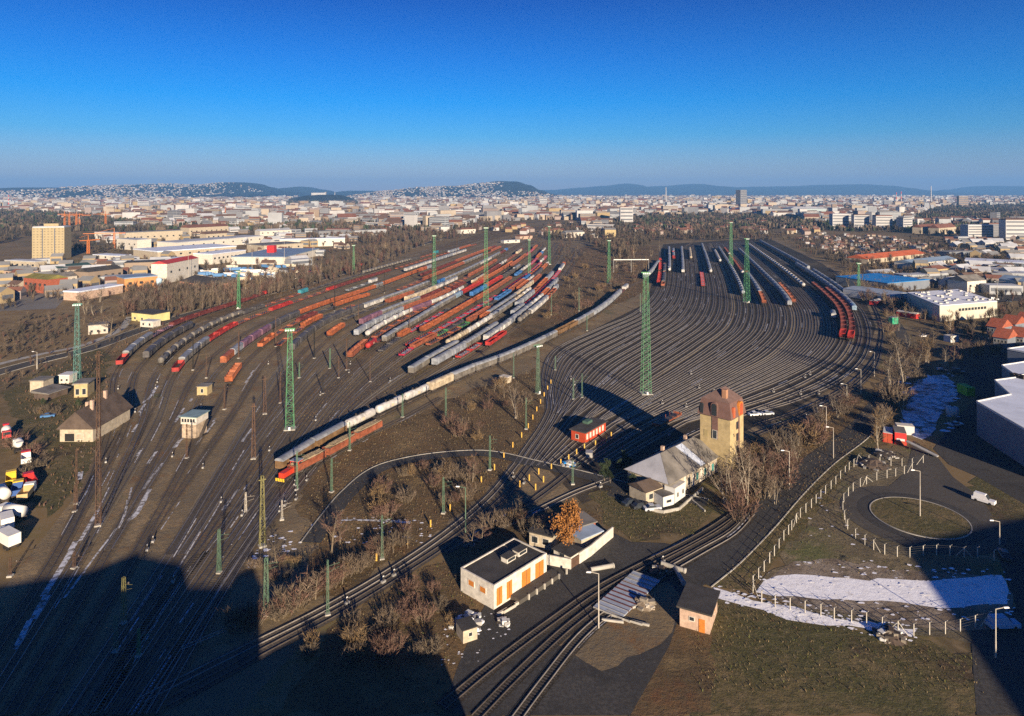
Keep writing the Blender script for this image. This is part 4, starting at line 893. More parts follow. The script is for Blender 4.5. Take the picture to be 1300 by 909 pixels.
# ------------------------------------------------ station: tall mansard tower and long hall
tw = thing('signal_tower', (0, 0, 0), 0, 'tall yellow signal tower with brown mansard roof and orange chimney', 'tower')
tw.location = (54.5, 196.2, 0); W = 9.1; rz = -.747; tw.rotation_euler = (0, 0, rz); D = 8.7; H = 15.9
wl = MB(); wl.box(0, W, 0, D, 0, H); wl.obj('wall', tw, m_yelw)
b = MB(); b.box(3.7, 5.5, -.15, -.02, 9.5, H); b.obj('window_bay', tw, m_shing)
b = MB(); o = .6; e = .25
b.hexa([(-o, -o, H), (W+o, -o, H), (W+o, D+o, H), (-o, D+o, H)], [(e, e, H+4.4), (W-e, e, H+4.4), (W-e, D-e, H+4.4), (e, D-e, H+4.4)], m_shing)
rf = b.obj('mansard_roof', tw)
b = MB(); b.hexa([(e, e, H+4.42), (W-e, e, H+4.42), (W-e, D-e, H+4.42), (e, D-e, H+4.42)], [(W/2-.1, 2.2, H+7.3), (W/2+.1, 2.2, H+7.3), (W/2+.1, D-2.2, H+7.3), (W/2-.1, D-2.2, H+7.3)]); b.obj('roof_cap', tw, mat('brown_shingle_top', (.15, .095, .08), .85, .2, .8))
def arch(parent, x, z, w, h, y, m, n=8, side=None, dim=0, th=.5):
    pts = [(x, z), (x+w, z)] + [(x + w/2 + w/2*math.cos(math.pi*i/n), z+h-w/2 + w/2*math.sin(math.pi*i/n)) for i in range(n+1)]
    b = MB()
    if side is None: b.hexa([(u, y, v) for u, v in pts], [(u, y-th, v) for u, v in pts], m)
    else: b.hexa([(dim, u, v) for u, v in pts], [(dim+side*th, u, v) for u, v in pts], m)
    return b.obj('arched_window', parent)
arch(tw, 3.6, H+.2, 2.0, 3.9, .1, m_shing, th=.75); arch(tw, 3.85, H+.35, 1.5, 3.4, -.66, m_glassd, th=.05)
arch(tw, .2, H+.3, 1.0, 2.9, -.1, m_glassd, th=.5)
arch(tw, .8, H+.4, 1.2, 2.9, 0, mat('copper_orange', (.42, .10, .04), .7, .2), side=1, dim=W+.1, th=.55)
arch(tw, 4.4, H+.2, 2.4, 3.9, 0, m_dorange, side=1, dim=W, th=.75); arch(tw, 4.7, H+.4, 1.8, 3.3, 0, mat('red_shutter', (.35, .07, .03), .7, .2), side=1, dim=W+.76, th=.05)
b = MB(); b.box(6.2, 7.5, .9, 2.1, H+4.43, H+7.8); b.obj('chimney', tw, mat('orange_brick', (.36, .19, .11), .9, .25, 1.0))
for z in (2, 5.5, 9, 12.3): win(tw, 3.9, z, 1.2, 1.9, side=1, dim=W, m=m_glassd, frame=m_shing)
b = MB(); b.box(W+.01, W+.14, 5.3, 5.9, .3, H); b.obj('corner_band', tw, m_shing)
win(tw, 4.0, 9.7, 1.2, 2.2, y=-.16, frame=m_white); win(tw, 1.2, 9.6, 1.2, 1.9, frame=None, m=mat('blind_window', (.34, .27, .13), .9, .1))
hall = thing('station_hall', (0, 0, 0), 0, 'long low station hall with patched slate hip roof below the tower', 'station building')
a = G(848, 636); c = G(919, 594); d = c - a; W = d.length; rz = math.atan2(d.y, d.x); hall.location = (a.x, a.y, 0); hall.rotation_euler = (0, 0, rz); D = 12.5
b = MB(); b.box(0, W, 0, D, 0, 4.6); b.obj('wall', hall, m_creamw)
b = roof_mesh('hip', W, D, 4.6, 4.4, .9, m_slate); b.obj('roof', hall)
b = MB(); t_ = [(-.9, -.9), (-.9, D+.9), (D/2, D/2)]; z_ = lambda x: 4.66 + 4.4 * (x + .9) / (D/2 + .9)
b.hexa([(-.9+.1, -.6, 4.66), (D/2-.2, D/2, 8.98), (-.8, D+.6, 4.66)], [(-.9+.1, -.6, 4.72), (D/2-.2, D/2, 9.05), (-.8, D+.6, 4.72)]); b.obj('roof_patch', hall, mat('new_slate', (.36, .36, .38), .7, .2, .3))
b = MB(); u0, u1 = W*.52, W*.60; b.hexa([(u0, -.7, 4.83), (u1, -.7, 4.83), (u1-1.2, D/2-.3, 8.95), (u0-2.2, D/2-.3, 8.95)], [(u0, -.7, 4.9), (u1, -.7, 4.9), (u1-1.2, D/2-.3, 9.02), (u0-2.2, D/2-.3, 9.02)]); b.obj('roof_patch', hall, mat('frosted_slate', (.42, .46, .54), .7, .3, .5))
n = 13
for i in range(n):
    x = 1.2 + (W - 2) * i / n
    if i % 2 == 0: win(hall, x, 1.1, 1.2, 2.0, m=mat('teal_shutter', (.05, .22, .20), .6, .1) if i > 4 else m_glassd)
    else: b = MB(); b.box(x, x+1.0, -.16, -.02, .2, 4.2); b.obj('pilaster', hall, m_white)
for x in (W*.3, W*.7): b = MB(); b.box(x-.4, x+.4, D*.55, D*.55+.8, 7.5, 9.9); b.obj('chimney', hall, m_pink)
house('hall_annex', (820,641), (845,632), 6, 3.2, 'low cream annex with old tile roof at the hall end', 'annex', m_creamw, 'gable', 1.6, m_tile, .4, nw=2)
house('white_cabin', (857,640), (870,631), 3.0, 3.9, 'taller white cabin below the station hall', 'cabin', m_cladw, 'flat', .15, m_white, .05, nw=2, ww=.7, wh=1.0, wz=1.5)
house('white_container', (842,645), (856,641), 3.6, 2.7, 'white site container beside the white cabin', 'container', m_cladw, 'flat', .12, m_slate, .02, nw=1, ww=1.5, wh=.6)
wall_run([(805,640),(822,648),(842,652),(862,648),(876,636),(892,622)], .8, 'low curved retaining wall below the station hall', m_conc)
wall_run([(876,634),(895,650)], .5, 'short stone stair edge running down the grass bank', m_conc)
# ------------------------------------------------ right: large hall, warehouses
m_wall_sh = mat('shaded_wall', (.16, .18, .21), .7, .1, .2); m_red = mat('container_red', (.50, .035, .03), .6, .15, .5)  # wall colour darkened and blued to hold the shade of sunless walls
# large stepped white-roofed warehouse at right edge: roof traced at height 11 m
def roofpoly(pxs, H): return [(p.x, p.y) for p in gp(pxs, H)]
Hw = 11.0; parts = [[(1240,510),(1283,501),(1263,483),(1330,474),(1600,474),(1600,640),(1345,570)], [(1272,464),(1330,455),(1600,440),(1600,472),(1332,472),(1290,477)], [(1279,443),(1330,436),(1600,418),(1600,438),(1332,453)]]
wh = thing('warehouse', (*roofpoly([(1240,510)], Hw)[0], 0), 0, 'huge flat white-roofed warehouse with stepped edge at the right', 'warehouse'); ox, oy = wh.location.x, wh.location.y
for i, pl in enumerate(parts):
    q = [(x-ox, y-oy) for x, y in roofpoly(pl, Hw)]
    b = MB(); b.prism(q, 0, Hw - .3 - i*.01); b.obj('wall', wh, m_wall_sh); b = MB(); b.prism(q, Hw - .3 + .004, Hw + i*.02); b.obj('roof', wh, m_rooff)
    b = MB(); Q = [Vector(p) for p in q]; ribbon(b, Q + [Q[0]], 0, .35, Hw-.3, Hw+.35 + i*.02); b.obj('parapet', wh, m_cladw)
for k in range(3): q = G(1288+6*k, 478+1.5*k, Hw); b = MB(); b.box(q.x-ox-1, q.x-ox+1, q.y-oy-1, q.y-oy+1, Hw+.02, Hw+1.2); b.obj('roof_vent', wh, m_iron)
# hall with the white roof (DIY hall)
Hd = 10.0
wd = thing('retail_hall', (*roofpoly([(1193,388)], Hd)[0], 0), 0, 'large flat retail hall with white roof and cream front beside the tall bare tree', 'hall'); ox, oy = wd.location.x, wd.location.y
q = [(x-ox, y-oy) for x, y in roofpoly([(1193,388),(1266,382),(1216,367),(1152,371)], Hd)]
b = MB(); b.prism(q, 0, Hd-.3); b.obj('wall', wd, mat('cream_clad', (.48, .45, .36), .7, .1, .2)); b = MB(); b.prism(q, Hd-.296, Hd); b.obj('roof', wd, mat('white_hall_roof', (.74, .75, .77), .7, .12, .1))
va, vb = Vector(q[0]), Vector(q[1]); dv = (vb-va).normalized(); nv = Vector((dv.y, -dv.x)); L = (vb-va).length
for i in range(9):
    b = MB(); s0 = L*.32 + i*L*.055; P0 = va + dv*s0; P1 = va + dv*(s0 + L*.04); b.hexa([(*(P0), 5.6), (*(P1), 5.6), (*(P1+nv*.12), 5.6), (*(P0+nv*.12), 5.6)], [(*(P0), 7.2), (*(P1), 7.2), (*(P1+nv*.12), 7.2), (*(P0+nv*.12), 7.2)]); b.obj('window', wd, m_glassd)
rr = random.Random(5)
for i in range(36):
    u, v = rr.uniform(.06, .94), rr.uniform(.06, .94); A_, B_, C_, D_ = [Vector(p) for p in q]; p = (A_*(1-u)+B_*u)*(1-v) + (D_*(1-u)+C_*u)*v; b = MB(); b.box(p.x-.9, p.x+.9, p.y-.9, p.y+.9, Hd+.01, Hd+.8); b.obj('skylight', wd, m_galv)
m_blue = mat('blue_roof', (.02, .22, .55), .5, .12, .2)
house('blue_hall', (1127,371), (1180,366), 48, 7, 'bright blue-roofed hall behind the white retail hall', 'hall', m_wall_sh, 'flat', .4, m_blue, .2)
house('grey_hall', (1133,386), (1160,383), 40, 6, 'grey-roofed hall between the blue hall and the retail hall', 'hall', m_cladw, 'gabley', 1.2, mat('grey_metal_roof', (.30, .34, .38), .5, .15, .2), .2)
house('red_roofed_hall', (1102,335), (1176,327), 26, 5, 'long orange-red roofed shed behind the autumn scrub at right', 'shed', m_creamw, 'gable', 4, mat('orange_red_roof', (.50, .12, .04), .7, .2, .1), .3)
for i, (a_, b_, l_, c_) in enumerate([((1138,401),(1163,405),'red and white shipping shed lying by the trees', m_red), ((1113,388),(1121,386),'small red-roofed kiosk beside the right curve', m_red)]):
    house('low_shed', a_, b_, 5, 3, l_, 'shed', c_, 'gable', .8, m_white, .2)
house('green_kiosk', (1128,411), (1133,412), 5, 4, 'bright green kiosk right of the outermost silver train', 'kiosk', mat('kiosk_green', (.03, .30, .16), .6, .1), 'flat', .2, m_galv, .1)
house('white_cabin', (1207,435), (1217,434), 4, 3.2, 'small white cabin under the tall bare tree at right', 'cabin', m_cladw, 'flat', .2, m_white, .1, nw=1)
# shadowed terrace houses far right
for i, (x, y) in enumerate([(1262,425),(1280,420),(1298,416),(1270,440),(1290,438)]):
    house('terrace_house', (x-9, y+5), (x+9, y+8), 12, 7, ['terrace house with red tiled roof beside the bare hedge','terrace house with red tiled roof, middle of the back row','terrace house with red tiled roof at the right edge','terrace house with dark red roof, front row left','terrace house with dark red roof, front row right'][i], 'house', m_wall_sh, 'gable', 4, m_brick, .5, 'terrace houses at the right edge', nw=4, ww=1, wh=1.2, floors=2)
# red containers
for i, (x1, y1, x2, y2, l_) in enumerate([(1121,561,1133,563,'orange red shipping container with pale roof, left of the pair'),(1136,564,1151,566,'bright red shipping container with white lettering panel')]):
    c_, W, _ = house('shipping_container', (x1,y1), (x2,y2), 6.5, 3.0 + i*.8, l_, 'container', m_red, 'flat', .1, m_cladw if i == 0 else m_slate, .02)
    for j in range(6): b = MB(); x = W*(j+.5)/6; b.box(x-.06, x+.06, -.08, 0, .1, 2.9); b.obj('corrugation', c_, m_red) if False else None
    b = MB(); b.box(W*.15, W*.85, -.05, -.005, 1.3, 2.0); b.obj('sign_panel', c_, m_cladw if i else m_red)
    for j in range(2): b = MB(); b.box(W*(.1+.42*j), W*(.48+.42*j), -.09 - .001*j, -.051, .15, 2.8) if i == 0 else b.box(W*(.1+.42*j), W*(.48+.42*j), -.04, -.004, .15, 1.25); b.obj('door', c_, mat('container_door', (.40, .07, .03), .6, .2))
house('white_container', (1139,551), (1161,553), 3, 2.8, 'long white container behind the red ones', 'container', m_cladw, 'flat', .1, m_white, .02)
house('green_container', (1228,503), (1238,503), 6, 3.2, 'lime green container standing in the shade before the warehouse', 'container', mat('lime_green', (.16, .42, .02), .6, .1), 'flat', .1, mat('lime_green', (0,0,0)), .02)
t = thing('conveyor', (*G(1150,570)[:2], 0), -1.0, 'pale steel conveyor slanting down beside the bright red container', 'conveyor')
b = MB(); b.hexa([(0,0,2.2),(9,0,.4),(9,1.2,.4),(0,1.2,2.2)], [(0,0,2.5),(9,0,.7),(9,1.2,.7),(0,1.2,2.5)]); b.obj('belt', t, m_galv)
for x in (1, 6.5): b = MB(); b.tube((x,.2,0),(x,.2,2.1-x*.2),.08); b.tube((x,1.0,0),(x,1.0,2.1-x*.2),.08); b.tube((x,.2,.4),(x,1.0,.4),.06); b.obj('leg', t, m_iron)
t = thing('storage_tank', (*G(1209,527)[:2], 0), 0, 'round white tank standing in the shaded yard', 'tank'); b = MB(); b.lathe([(2.0,0),(2.0,2.6),(1.6,3.0),(.2,3.2)], 20); b.obj('shell', t, m_cladw, True); b = MB(); b.box(-.3,.3,-.3,.3,3.2,3.6); b.obj('lid', t, m_iron)
# heaps of scrap and rubble near the fence corner
def heap(name, px, py, r0, h, label, cat, mats_, n=40, seed=1):
    p = G(px, py); rr = random.Random(seed); t = thing(name, (p.x, p.y, 0), 0, label, cat)
    b = MB(); k = 14; ring_ = []
    prof = [(r0, 0), (r0*.72, h*.5), (r0*.35, h*.9)]
    base = [[((rr.uniform(.8, 1.15))*r_*math.cos(2*math.pi*i/k), rr.uniform(.8, 1.15)*r_*math.sin(2*math.pi*i/k), z_ + (rr.uniform(-.1, .1)*h if z_ else 0)) for i in range(k)] for r_, z_ in prof]
    for a_ in range(2):
        for i in range(k): b.face([base[a_][i], base[a_][(i+1)%k], base[a_+1][(i+1)%k], base[a_+1][i]], mats_[0])
    b.face(base[2], mats_[0]); b.obj('mound', t)
    for i in range(n):
        a = rr.uniform(0, 6.28); q = rr.random()**.6 * r0; s = rr.uniform(.2, .75); z = h * max(0, 1 - q/r0) * .9; b = MB()
        b.box(-s, s, -s*rr.uniform(.3, 1), s*.6, z-.1, z+s*rr.uniform(.3, .9), rr.choice(mats_), rr.uniform(0, 3), (q*math.cos(a), q*math.sin(a))); b.obj('chunk', t)
heap('scrap_heap', 1107, 590, 4.5, 1.8, 'grey and brown scrap heap by the fence corner', 'scrap heap', [m_tile, m_galv, m_conc, m_iron, m_wood], 60, 2)
heap('scrap_heap', 1122, 578, 3.5, 1.4, 'small pale scrap heap below the red containers', 'scrap heap', [m_iron, m_galv, m_conc, m_cladw], 40, 3)
heap('rubble_heap', 818, 768, 2.2, 1.2, 'brown rubble heap beside the stacked steel panels', 'rubble heap', [m_sand, m_pconc, m_wood], 14, 4)
heap('rubble_heap', 836, 727, 2.0, 1.4, 'dark rubble heap with pale slabs by the road junction', 'rubble heap', [m_tile, m_conc, m_pink, m_iron], 22, 5)
heap('scrap_heap', 640, 792, 1.0, .8, 'small frosted scrap heap near the shed corner', 'scrap heap', [m_iron, m_galv, m_cladw], 20, 6)
heap('scrap_heap', 594, 792, 3.0, 1.2, 'snowy scrap heap behind the tiny garden hut', 'scrap heap', [m_iron, m_cladw, m_galv, m_snow], 46, 7)
heap('scrap_heap', 720, 590, 2.2, 1.0, 'snow-dusted junk heap in front of the red hut', 'scrap heap', [m_iron, m_cladw, m_galv, m_blue], 40, 8)
heap('rubble_heap', 890, 795, 1.0, .6, 'low pile of bricks at the pinkish hut wall', 'rubble heap', [m_brick, m_pink, m_iron], 10, 9)
heap('scrap_heap', 1130, 808, 2.6, 1.2, 'tangled wood heap at the end of the snowy ditch', 'scrap heap', [m_tile, m_wood, m_iron, m_cladw], 50, 10)
# stacked steel panels between the tracks
m_pan = mat('panel_grey', (.34, .38, .44), .6, .2, .6); m_panr = mat('panel_red', (.11, .04, .035), .7, .2, .6)
for i in range(11):
    k = 10 - i; p = G(773 + i*4.6, 778 - i*4.3); t = thing('steel_panel', (p.x, p.y, 0), -.62, f'grey ribbed steel panel, {ordw(i+1)} from the lower end of the row', 'steel panel', 'steel panels laid out in a row')
    b = MB(); b.box(-3.0, 3.0, -.55, .55, .25, .42); b.obj('sheet', t, m_pan); 
    for s in (-1, 1): b = MB(); b.box(-3.0, 3.0, *sorted((s*.55, s*.66)), .15, .5); b.obj('edge_rail', t, m_panr if 1 < i < 8 else m_galv)
for i, (x, y, a_, l_) in enumerate([(770,778,.7,5),(776,783,.5,6),(790,788,.4,5),(764,789,.2,4),(818,757,1.9,5),(800,775,-.5,6)]):
    p = G(x, y); t = thing('concrete_beam', (p.x, p.y, 0), -a_, ['pale concrete beam at the lower end of the panels','longer pale beam crossing the panel row end','pale beam lying right of the panel row end','short pale beam nearest the bottom tracks','thin white beam on the brown rubble','white beam leaning toward the dark road'][i], 'beam')
    b = MB(); b.hexa([(0,0,.1),(l_,0,.1),(l_,.45,.1),(0,.45,.1)], [(0,.05,.45),(l_,.05,.45),(l_,.4,.45),(0,.4,.45)]); b.obj('beam', t, m_conc)
p = G(886,700); 
for i, (x, y, l_) in enumerate([(750,726,5),(840,718,5),(856,722,6)]):
    p = G(x, y); t = thing('concrete_pipe', (p.x, p.y, 0), .3 - i*.9, ['pale concrete pipe beside the service tracks','pale curved concrete pipe at the junction','blue-white concrete pipe beside the dark puddle'][i], 'pipe')
    b = MB(); b.tube((0,0,.5),(l_,0,.5),.45,n=12); b.obj('pipe', t, m_conc); b = MB(); b.tube((l_,0,.5),(l_+.3,0,.5),.55,n=12); b.obj('collar', t, m_conc)
# tiny hut and water tanks lower centre
house('garden_hut', (588,818), (606,812), 3.2, 2.3, 'tiny cream hut with an open dark top at the bottom', 'hut', m_creamw, 'flat', .15, m_felt, .1, nw=1, ww=.6, wh=.6)
# ------------------------------------------------ vehicles
def car(px, py, rz, col, label, van=False, far=False, L=4.4, z=.1):
    p = G(px, py); t = thing('van' if van else 'car', (p.x, p.y, z), rz, label, 'van' if van else 'car', 'vehicles standing about the yard'); W = .9; m = mat('car_' + col.replace(' ', '_'), {'white': (.7,.7,.7), 'silver': (.45,.47,.5), 'blue': (.06,.16,.34), 'dark': (.04,.045,.05), 'red': (.4,.03,.03), 'pale blue': (.30,.42,.55)}[col], .3, 0, spec=.5)
    b = MB(); h = L/2; zt = 1.0 if van else .85
    b.profx([(-W, .3), (W, .3), (W, zt), (W*.9, zt+.08), (-W*.9, zt+.08), (-W, zt)], -h, h); b.obj('body', t, m)
    b = MB(); ht = 2.1 if van else 1.45
    b.hexa([(-h*.85 if van else -h*.7, -W*.9, zt+.09), (h*.45, -W*.9, zt+.09), (h*.45, W*.9, zt+.09), (-h*.85 if van else -h*.7, W*.9, zt+.09)], [(-h*.82 if van else -h*.45, -W*.75, ht), (h*.18, -W*.75, ht), (h*.18, W*.75, ht), (-h*.82 if van else -h*.45, W*.75, ht)]); cb = b.obj('cabin', t, m if van else m_glassd)
    b = MB(); b.box((-h*.80 if van else -h*.42), h*.15, -W*.72, W*.72, ht+.003, ht+.05); b.obj('roof', t, m)
    if van: b = MB(); b.hexa([(h*.30, -W*.8, zt+.2), (h*.47, -W*.8, zt+.12), (h*.47, W*.8, zt+.12), (h*.30, W*.8, zt+.2)], [(h*.22, -W*.7, ht-.1), (h*.28, -W*.7, ht-.1), (h*.28, W*.7, ht-.1), (h*.22, W*.7, ht-.1)]); b.obj('windscreen', t, m_glassd)
    for sx in (-1, 1):
        for sy in (-1, 1): b = MB(); b.tube((sx*h*.62, sy*W*.8, .32), (sx*h*.62, sy*W*1.02, .32), .33, n=12); wh_ = b.obj('wheel', t, m_black)
car(974, 527, .15, 'silver', 'silver car parked right of the signal tower'); car(958, 528, .2, 'white', 'white car parked nearest the signal tower wall')
car(61, 530, .35, 'blue', 'pale blue car parked on the grass before the derelict house', z=.08); car(1273, 797, .05, 'pale blue', 'pale blue van parked in the deep shade', True, L=5.6)
car(1196, 472, -.3, 'dark', 'dark car in the shade by the snowy yard'); car(1216, 474, -.4, 'dark', 'dark van in the shade by the warehouse step', True, L=5.2); car(1214, 541, .2, 'silver', 'grey car in the shade before the warehouse wall')
car(800, 641, .5, 'dark', 'dark car at the station forecourt edge'); car(812, 645, .4, 'dark', 'second dark car at the forecourt edge'); car(828, 648, .2, 'silver', 'silver car with bright lamps at the forecourt wall')
car(1249, 638, -.9, 'white', 'white and green van on the road beyond the turning circle', True, L=5.0); car(1275, 708, 1.2, 'dark', 'dark car in the shaded corner at right')
car(1172, 428, .2, 'white', 'white car near the tall bare tree'); car(1262, 381, 0, 'white', 'white van on the far road', True, L=6); car(1280, 384, 0, 'dark', 'dark car on the far road')
# lorries at the left edge
def truck(px, py, rz, cabc, bodyc, kind, label, L=7.0):
    p = G(px, py); t = thing('lorry', (p.x, p.y, 0), rz, label, 'lorry', 'lorries parked at the left edge'); mc = mat('lorry_' + cabc, {'white': (.7,.68,.62), 'red': (.45,.03,.03), 'yellow': (.62,.40,.03), 'blue': (.03,.08,.25)}[cabc], .4, .05); mb_ = mat('lorry_' + bodyc, {'white': (.7,.68,.62), 'red': (.45,.03,.03), 'yellow': (.62,.40,.03), 'blue': (.03,.08,.25), 'tan': (.45,.32,.15)}[bodyc], .5, .1)
    b = MB(); b.box(-L/2, L/2, -.9, .9, .7, 1.0); b.obj('chassis', t, m_iron)
    b = MB(); b.hexa([(L/2-2, -1.2, 1.0), (L/2, -1.2, 1.0), (L/2, 1.2, 1.0), (L/2-2, 1.2, 1.0)], [(L/2-2, -1.15, 3.0), (L/2-.25, -1.15, 3.0), (L/2-.25, 1.15, 3.0), (L/2-2, 1.15, 3.0)]); c_ = b.obj('cab', t, mc)
    b = MB(); b.hexa([(L/2-.14, -1.0, 1.9), (L/2-.09, -1.0, 1.9), (L/2-.09, 1.0, 1.9), (L/2-.14, 1.0, 1.9)], [(L/2-.26, -1.0, 2.8), (L/2-.19, -1.0, 2.8), (L/2-.19, 1.0, 2.8), (L/2-.26, 1.0, 2.8)]); b.obj('windscreen', c_, m_glassd)
    b = MB()
    if kind == 'mixer': b.lathe([(.5, -L/2+.2), (.9, -L/2+1), (1.35, -L/2+2.4), (1.4, -.3), (1.0, 1.0), (.5, 1.6)], 14, ax='x', c=(0, 0, 2.5)); b.obj('drum', t, mb_, True); b = MB(); b.hexa([(-L/2-.4, -.6, 3.0), (-L/2+.4, -.6, 3.0), (-L/2+.4, .6, 3.0), (-L/2-.4, .6, 3.0)], [(-L/2-.8, -.9, 3.7), (-L/2+.5, -.9, 3.7), (-L/2+.5, .9, 3.7), (-L/2-.8, .9, 3.7)]); b.obj('chute', t, mc)
    elif kind == 'tipper':
        b.box(-L/2, L/2-2.3, -1.2, 1.2, 1.1, 1.3)
        for s in (-1, 1): b.box(-L/2, L/2-2.3, *sorted((s*1.1, s*1.2)), 1.3, 2.5)
        b.box(L/2-2.4, L/2-2.3, -1.1, 1.1, 1.3, 2.8); b.box(-L/2, -L/2+.1, -1.1, 1.1, 1.3, 2.4); b.obj('tipper_body', t, mb_)
    elif kind == 'tank': b.tube((-L/2, 0, 2.3), (L/2-2.3, 0, 2.3), 1.25, n=16); b.obj('tank', t, mb_, True)
    else: b.box(-L/2, L/2-2.2, -1.25, 1.25, 1.1, 3.5); b.obj('box_body', t, mb_)
    for x in (-L/2+1, -L/2+2.3, L/2-1):
        for s in (-1, 1): b = MB(); b.tube((x, s*.85, .5), (x, s*1.2, .5), .5, n=12); b.obj('wheel', t, m_black)
truck(8, 556, -.9, 'red', 'white', 'mixer', 'white drum mixer lorry with red cab, topmost at the left edge'); truck(23, 572, 2.3, 'white', 'white', 'mixer', 'white drum mixer lorry below the red-cabbed mixer')
truck(33, 588, 2.2, 'red', 'white', 'tipper', 'tipper lorry with red cab below the mixers'); truck(14, 615, 2.2, 'yellow', 'yellow', 'tipper', 'yellow tipper lorry with raised sides'); truck(38, 617, 2.35, 'red', 'red', 'tipper', 'crimson tipper lorry beside the yellow one')
truck(22, 628, 2.1, 'yellow', 'blue', 'tipper', 'blue-bodied lorry with yellow cab'); truck(34, 632, 1.9, 'white', 'tan', 'tipper', 'tan-bodied lorry tucked behind the crimson tipper'); truck(3, 634, 2.4, 'blue', 'white', 'tank', 'white tank lorry touching the left frame edge')
truck(15, 658, 2.8, 'white', 'white', 'tank', 'cream tank lorry below the coloured tippers', 8); truck(8, 670, 2.3, 'blue', 'white', 'box', 'white box lorry with blue cab'); truck(8, 692, 2.6, 'white', 'white', 'box', 'large white box lorry at the bottom of the lorry park', 8)
# two lorries near the loading yard
# unseen blocks below the frame, added for their shade, each works shaped from it
def caster(name, pxs, H, label, wall=m_pconc, roof=m_felt):  # outline is the wanted shadow; the block stands back along the sun
    k = 1 / math.tan(R(SUN_EL)); q = [(p.x - SUN_DX*H*k, p.y - SUN_DY*H*k) for p in gp(pxs)]
    ox, oy = q[0]; t = thing(name, (ox, oy, 0), 0, label, 'building'); q = [(x-ox, y-oy) for x, y in q]
    b = MB(); b.prism(q, 0, H-.4); b.obj('wall', t, wall); b = MB(); b.prism(q, H-.396, H); b.obj('roof', t, roof)
caster('shade_caster_left', [(-260,790),(0,757),(60,748),(130,738),(172,712),(180,704),(232,713),(240,742),(292,742),(300,725),(322,716),(330,742),(326,800),(310,850),(290,930),(-260,930)], 34, 'tall unseen shadow works below the camera')
caster('shade_caster_arm', [(-260,768),(0,742),(120,722),(176,700),(180,704),(172,710),(120,727),(0,747),(-260,774)], 30, 'arm-shaped unseen shadow works')
caster('shade_caster_low', [(326,838),(350,822),(385,806),(430,800),(470,807),(520,812),(560,830),(560,909),(326,909)], 14, 'low unseen shadow works sheds below the camera')
caster('shade_caster_right', [(1140,688),(1180,680),(1225,671),(1300,655),(1420,640),(1420,1000),(1290,909),(1232,820)], 27, 'unseen building right of the camera, shaped to cast its shade', m_cladw)


# point machines and small lanterns beside the switches
pm = MB(); pm.box(-.5, .5, -.25, .25, .1, .55, m_galv); pm.box(-.12, .12, -.12, .12, .55, 1.3, m_iron); pm.box(-.16, .16, -.05, .05, 1.25, 1.5, m_lampw); pm = pm.mesh('point_machine'); rr = random.Random(21); pq = []
for yd, lo, hi, n_ in (('left', 120, 330, 34), ('right', 190, 300, 16), ('main', 115, 250, 10)):
    for k in range(n_):
        P = rr.choice(TRK[yd]); Q = [p for p in P if lo < p.y < hi]
        if len(Q) > 3: i = rr.randrange(1, len(Q)-1); tt = (Q[i+1]-Q[i-1]).normalized(); pq.append((Q[i].x - tt.y*2.1, Q[i].y + tt.x*2.1, math.atan2(tt.y, tt.x)))
pq.sort(key=lambda q: q[0]/q[1])
for i, q in enumerate(pq): tag(link('point_machine', pm, None, (q[0], q[1], .1), q[2]), f'white-topped point machine, {ordw(i+1)} from the left beside the tracks', 'point machine', 'point machines beside the switches')
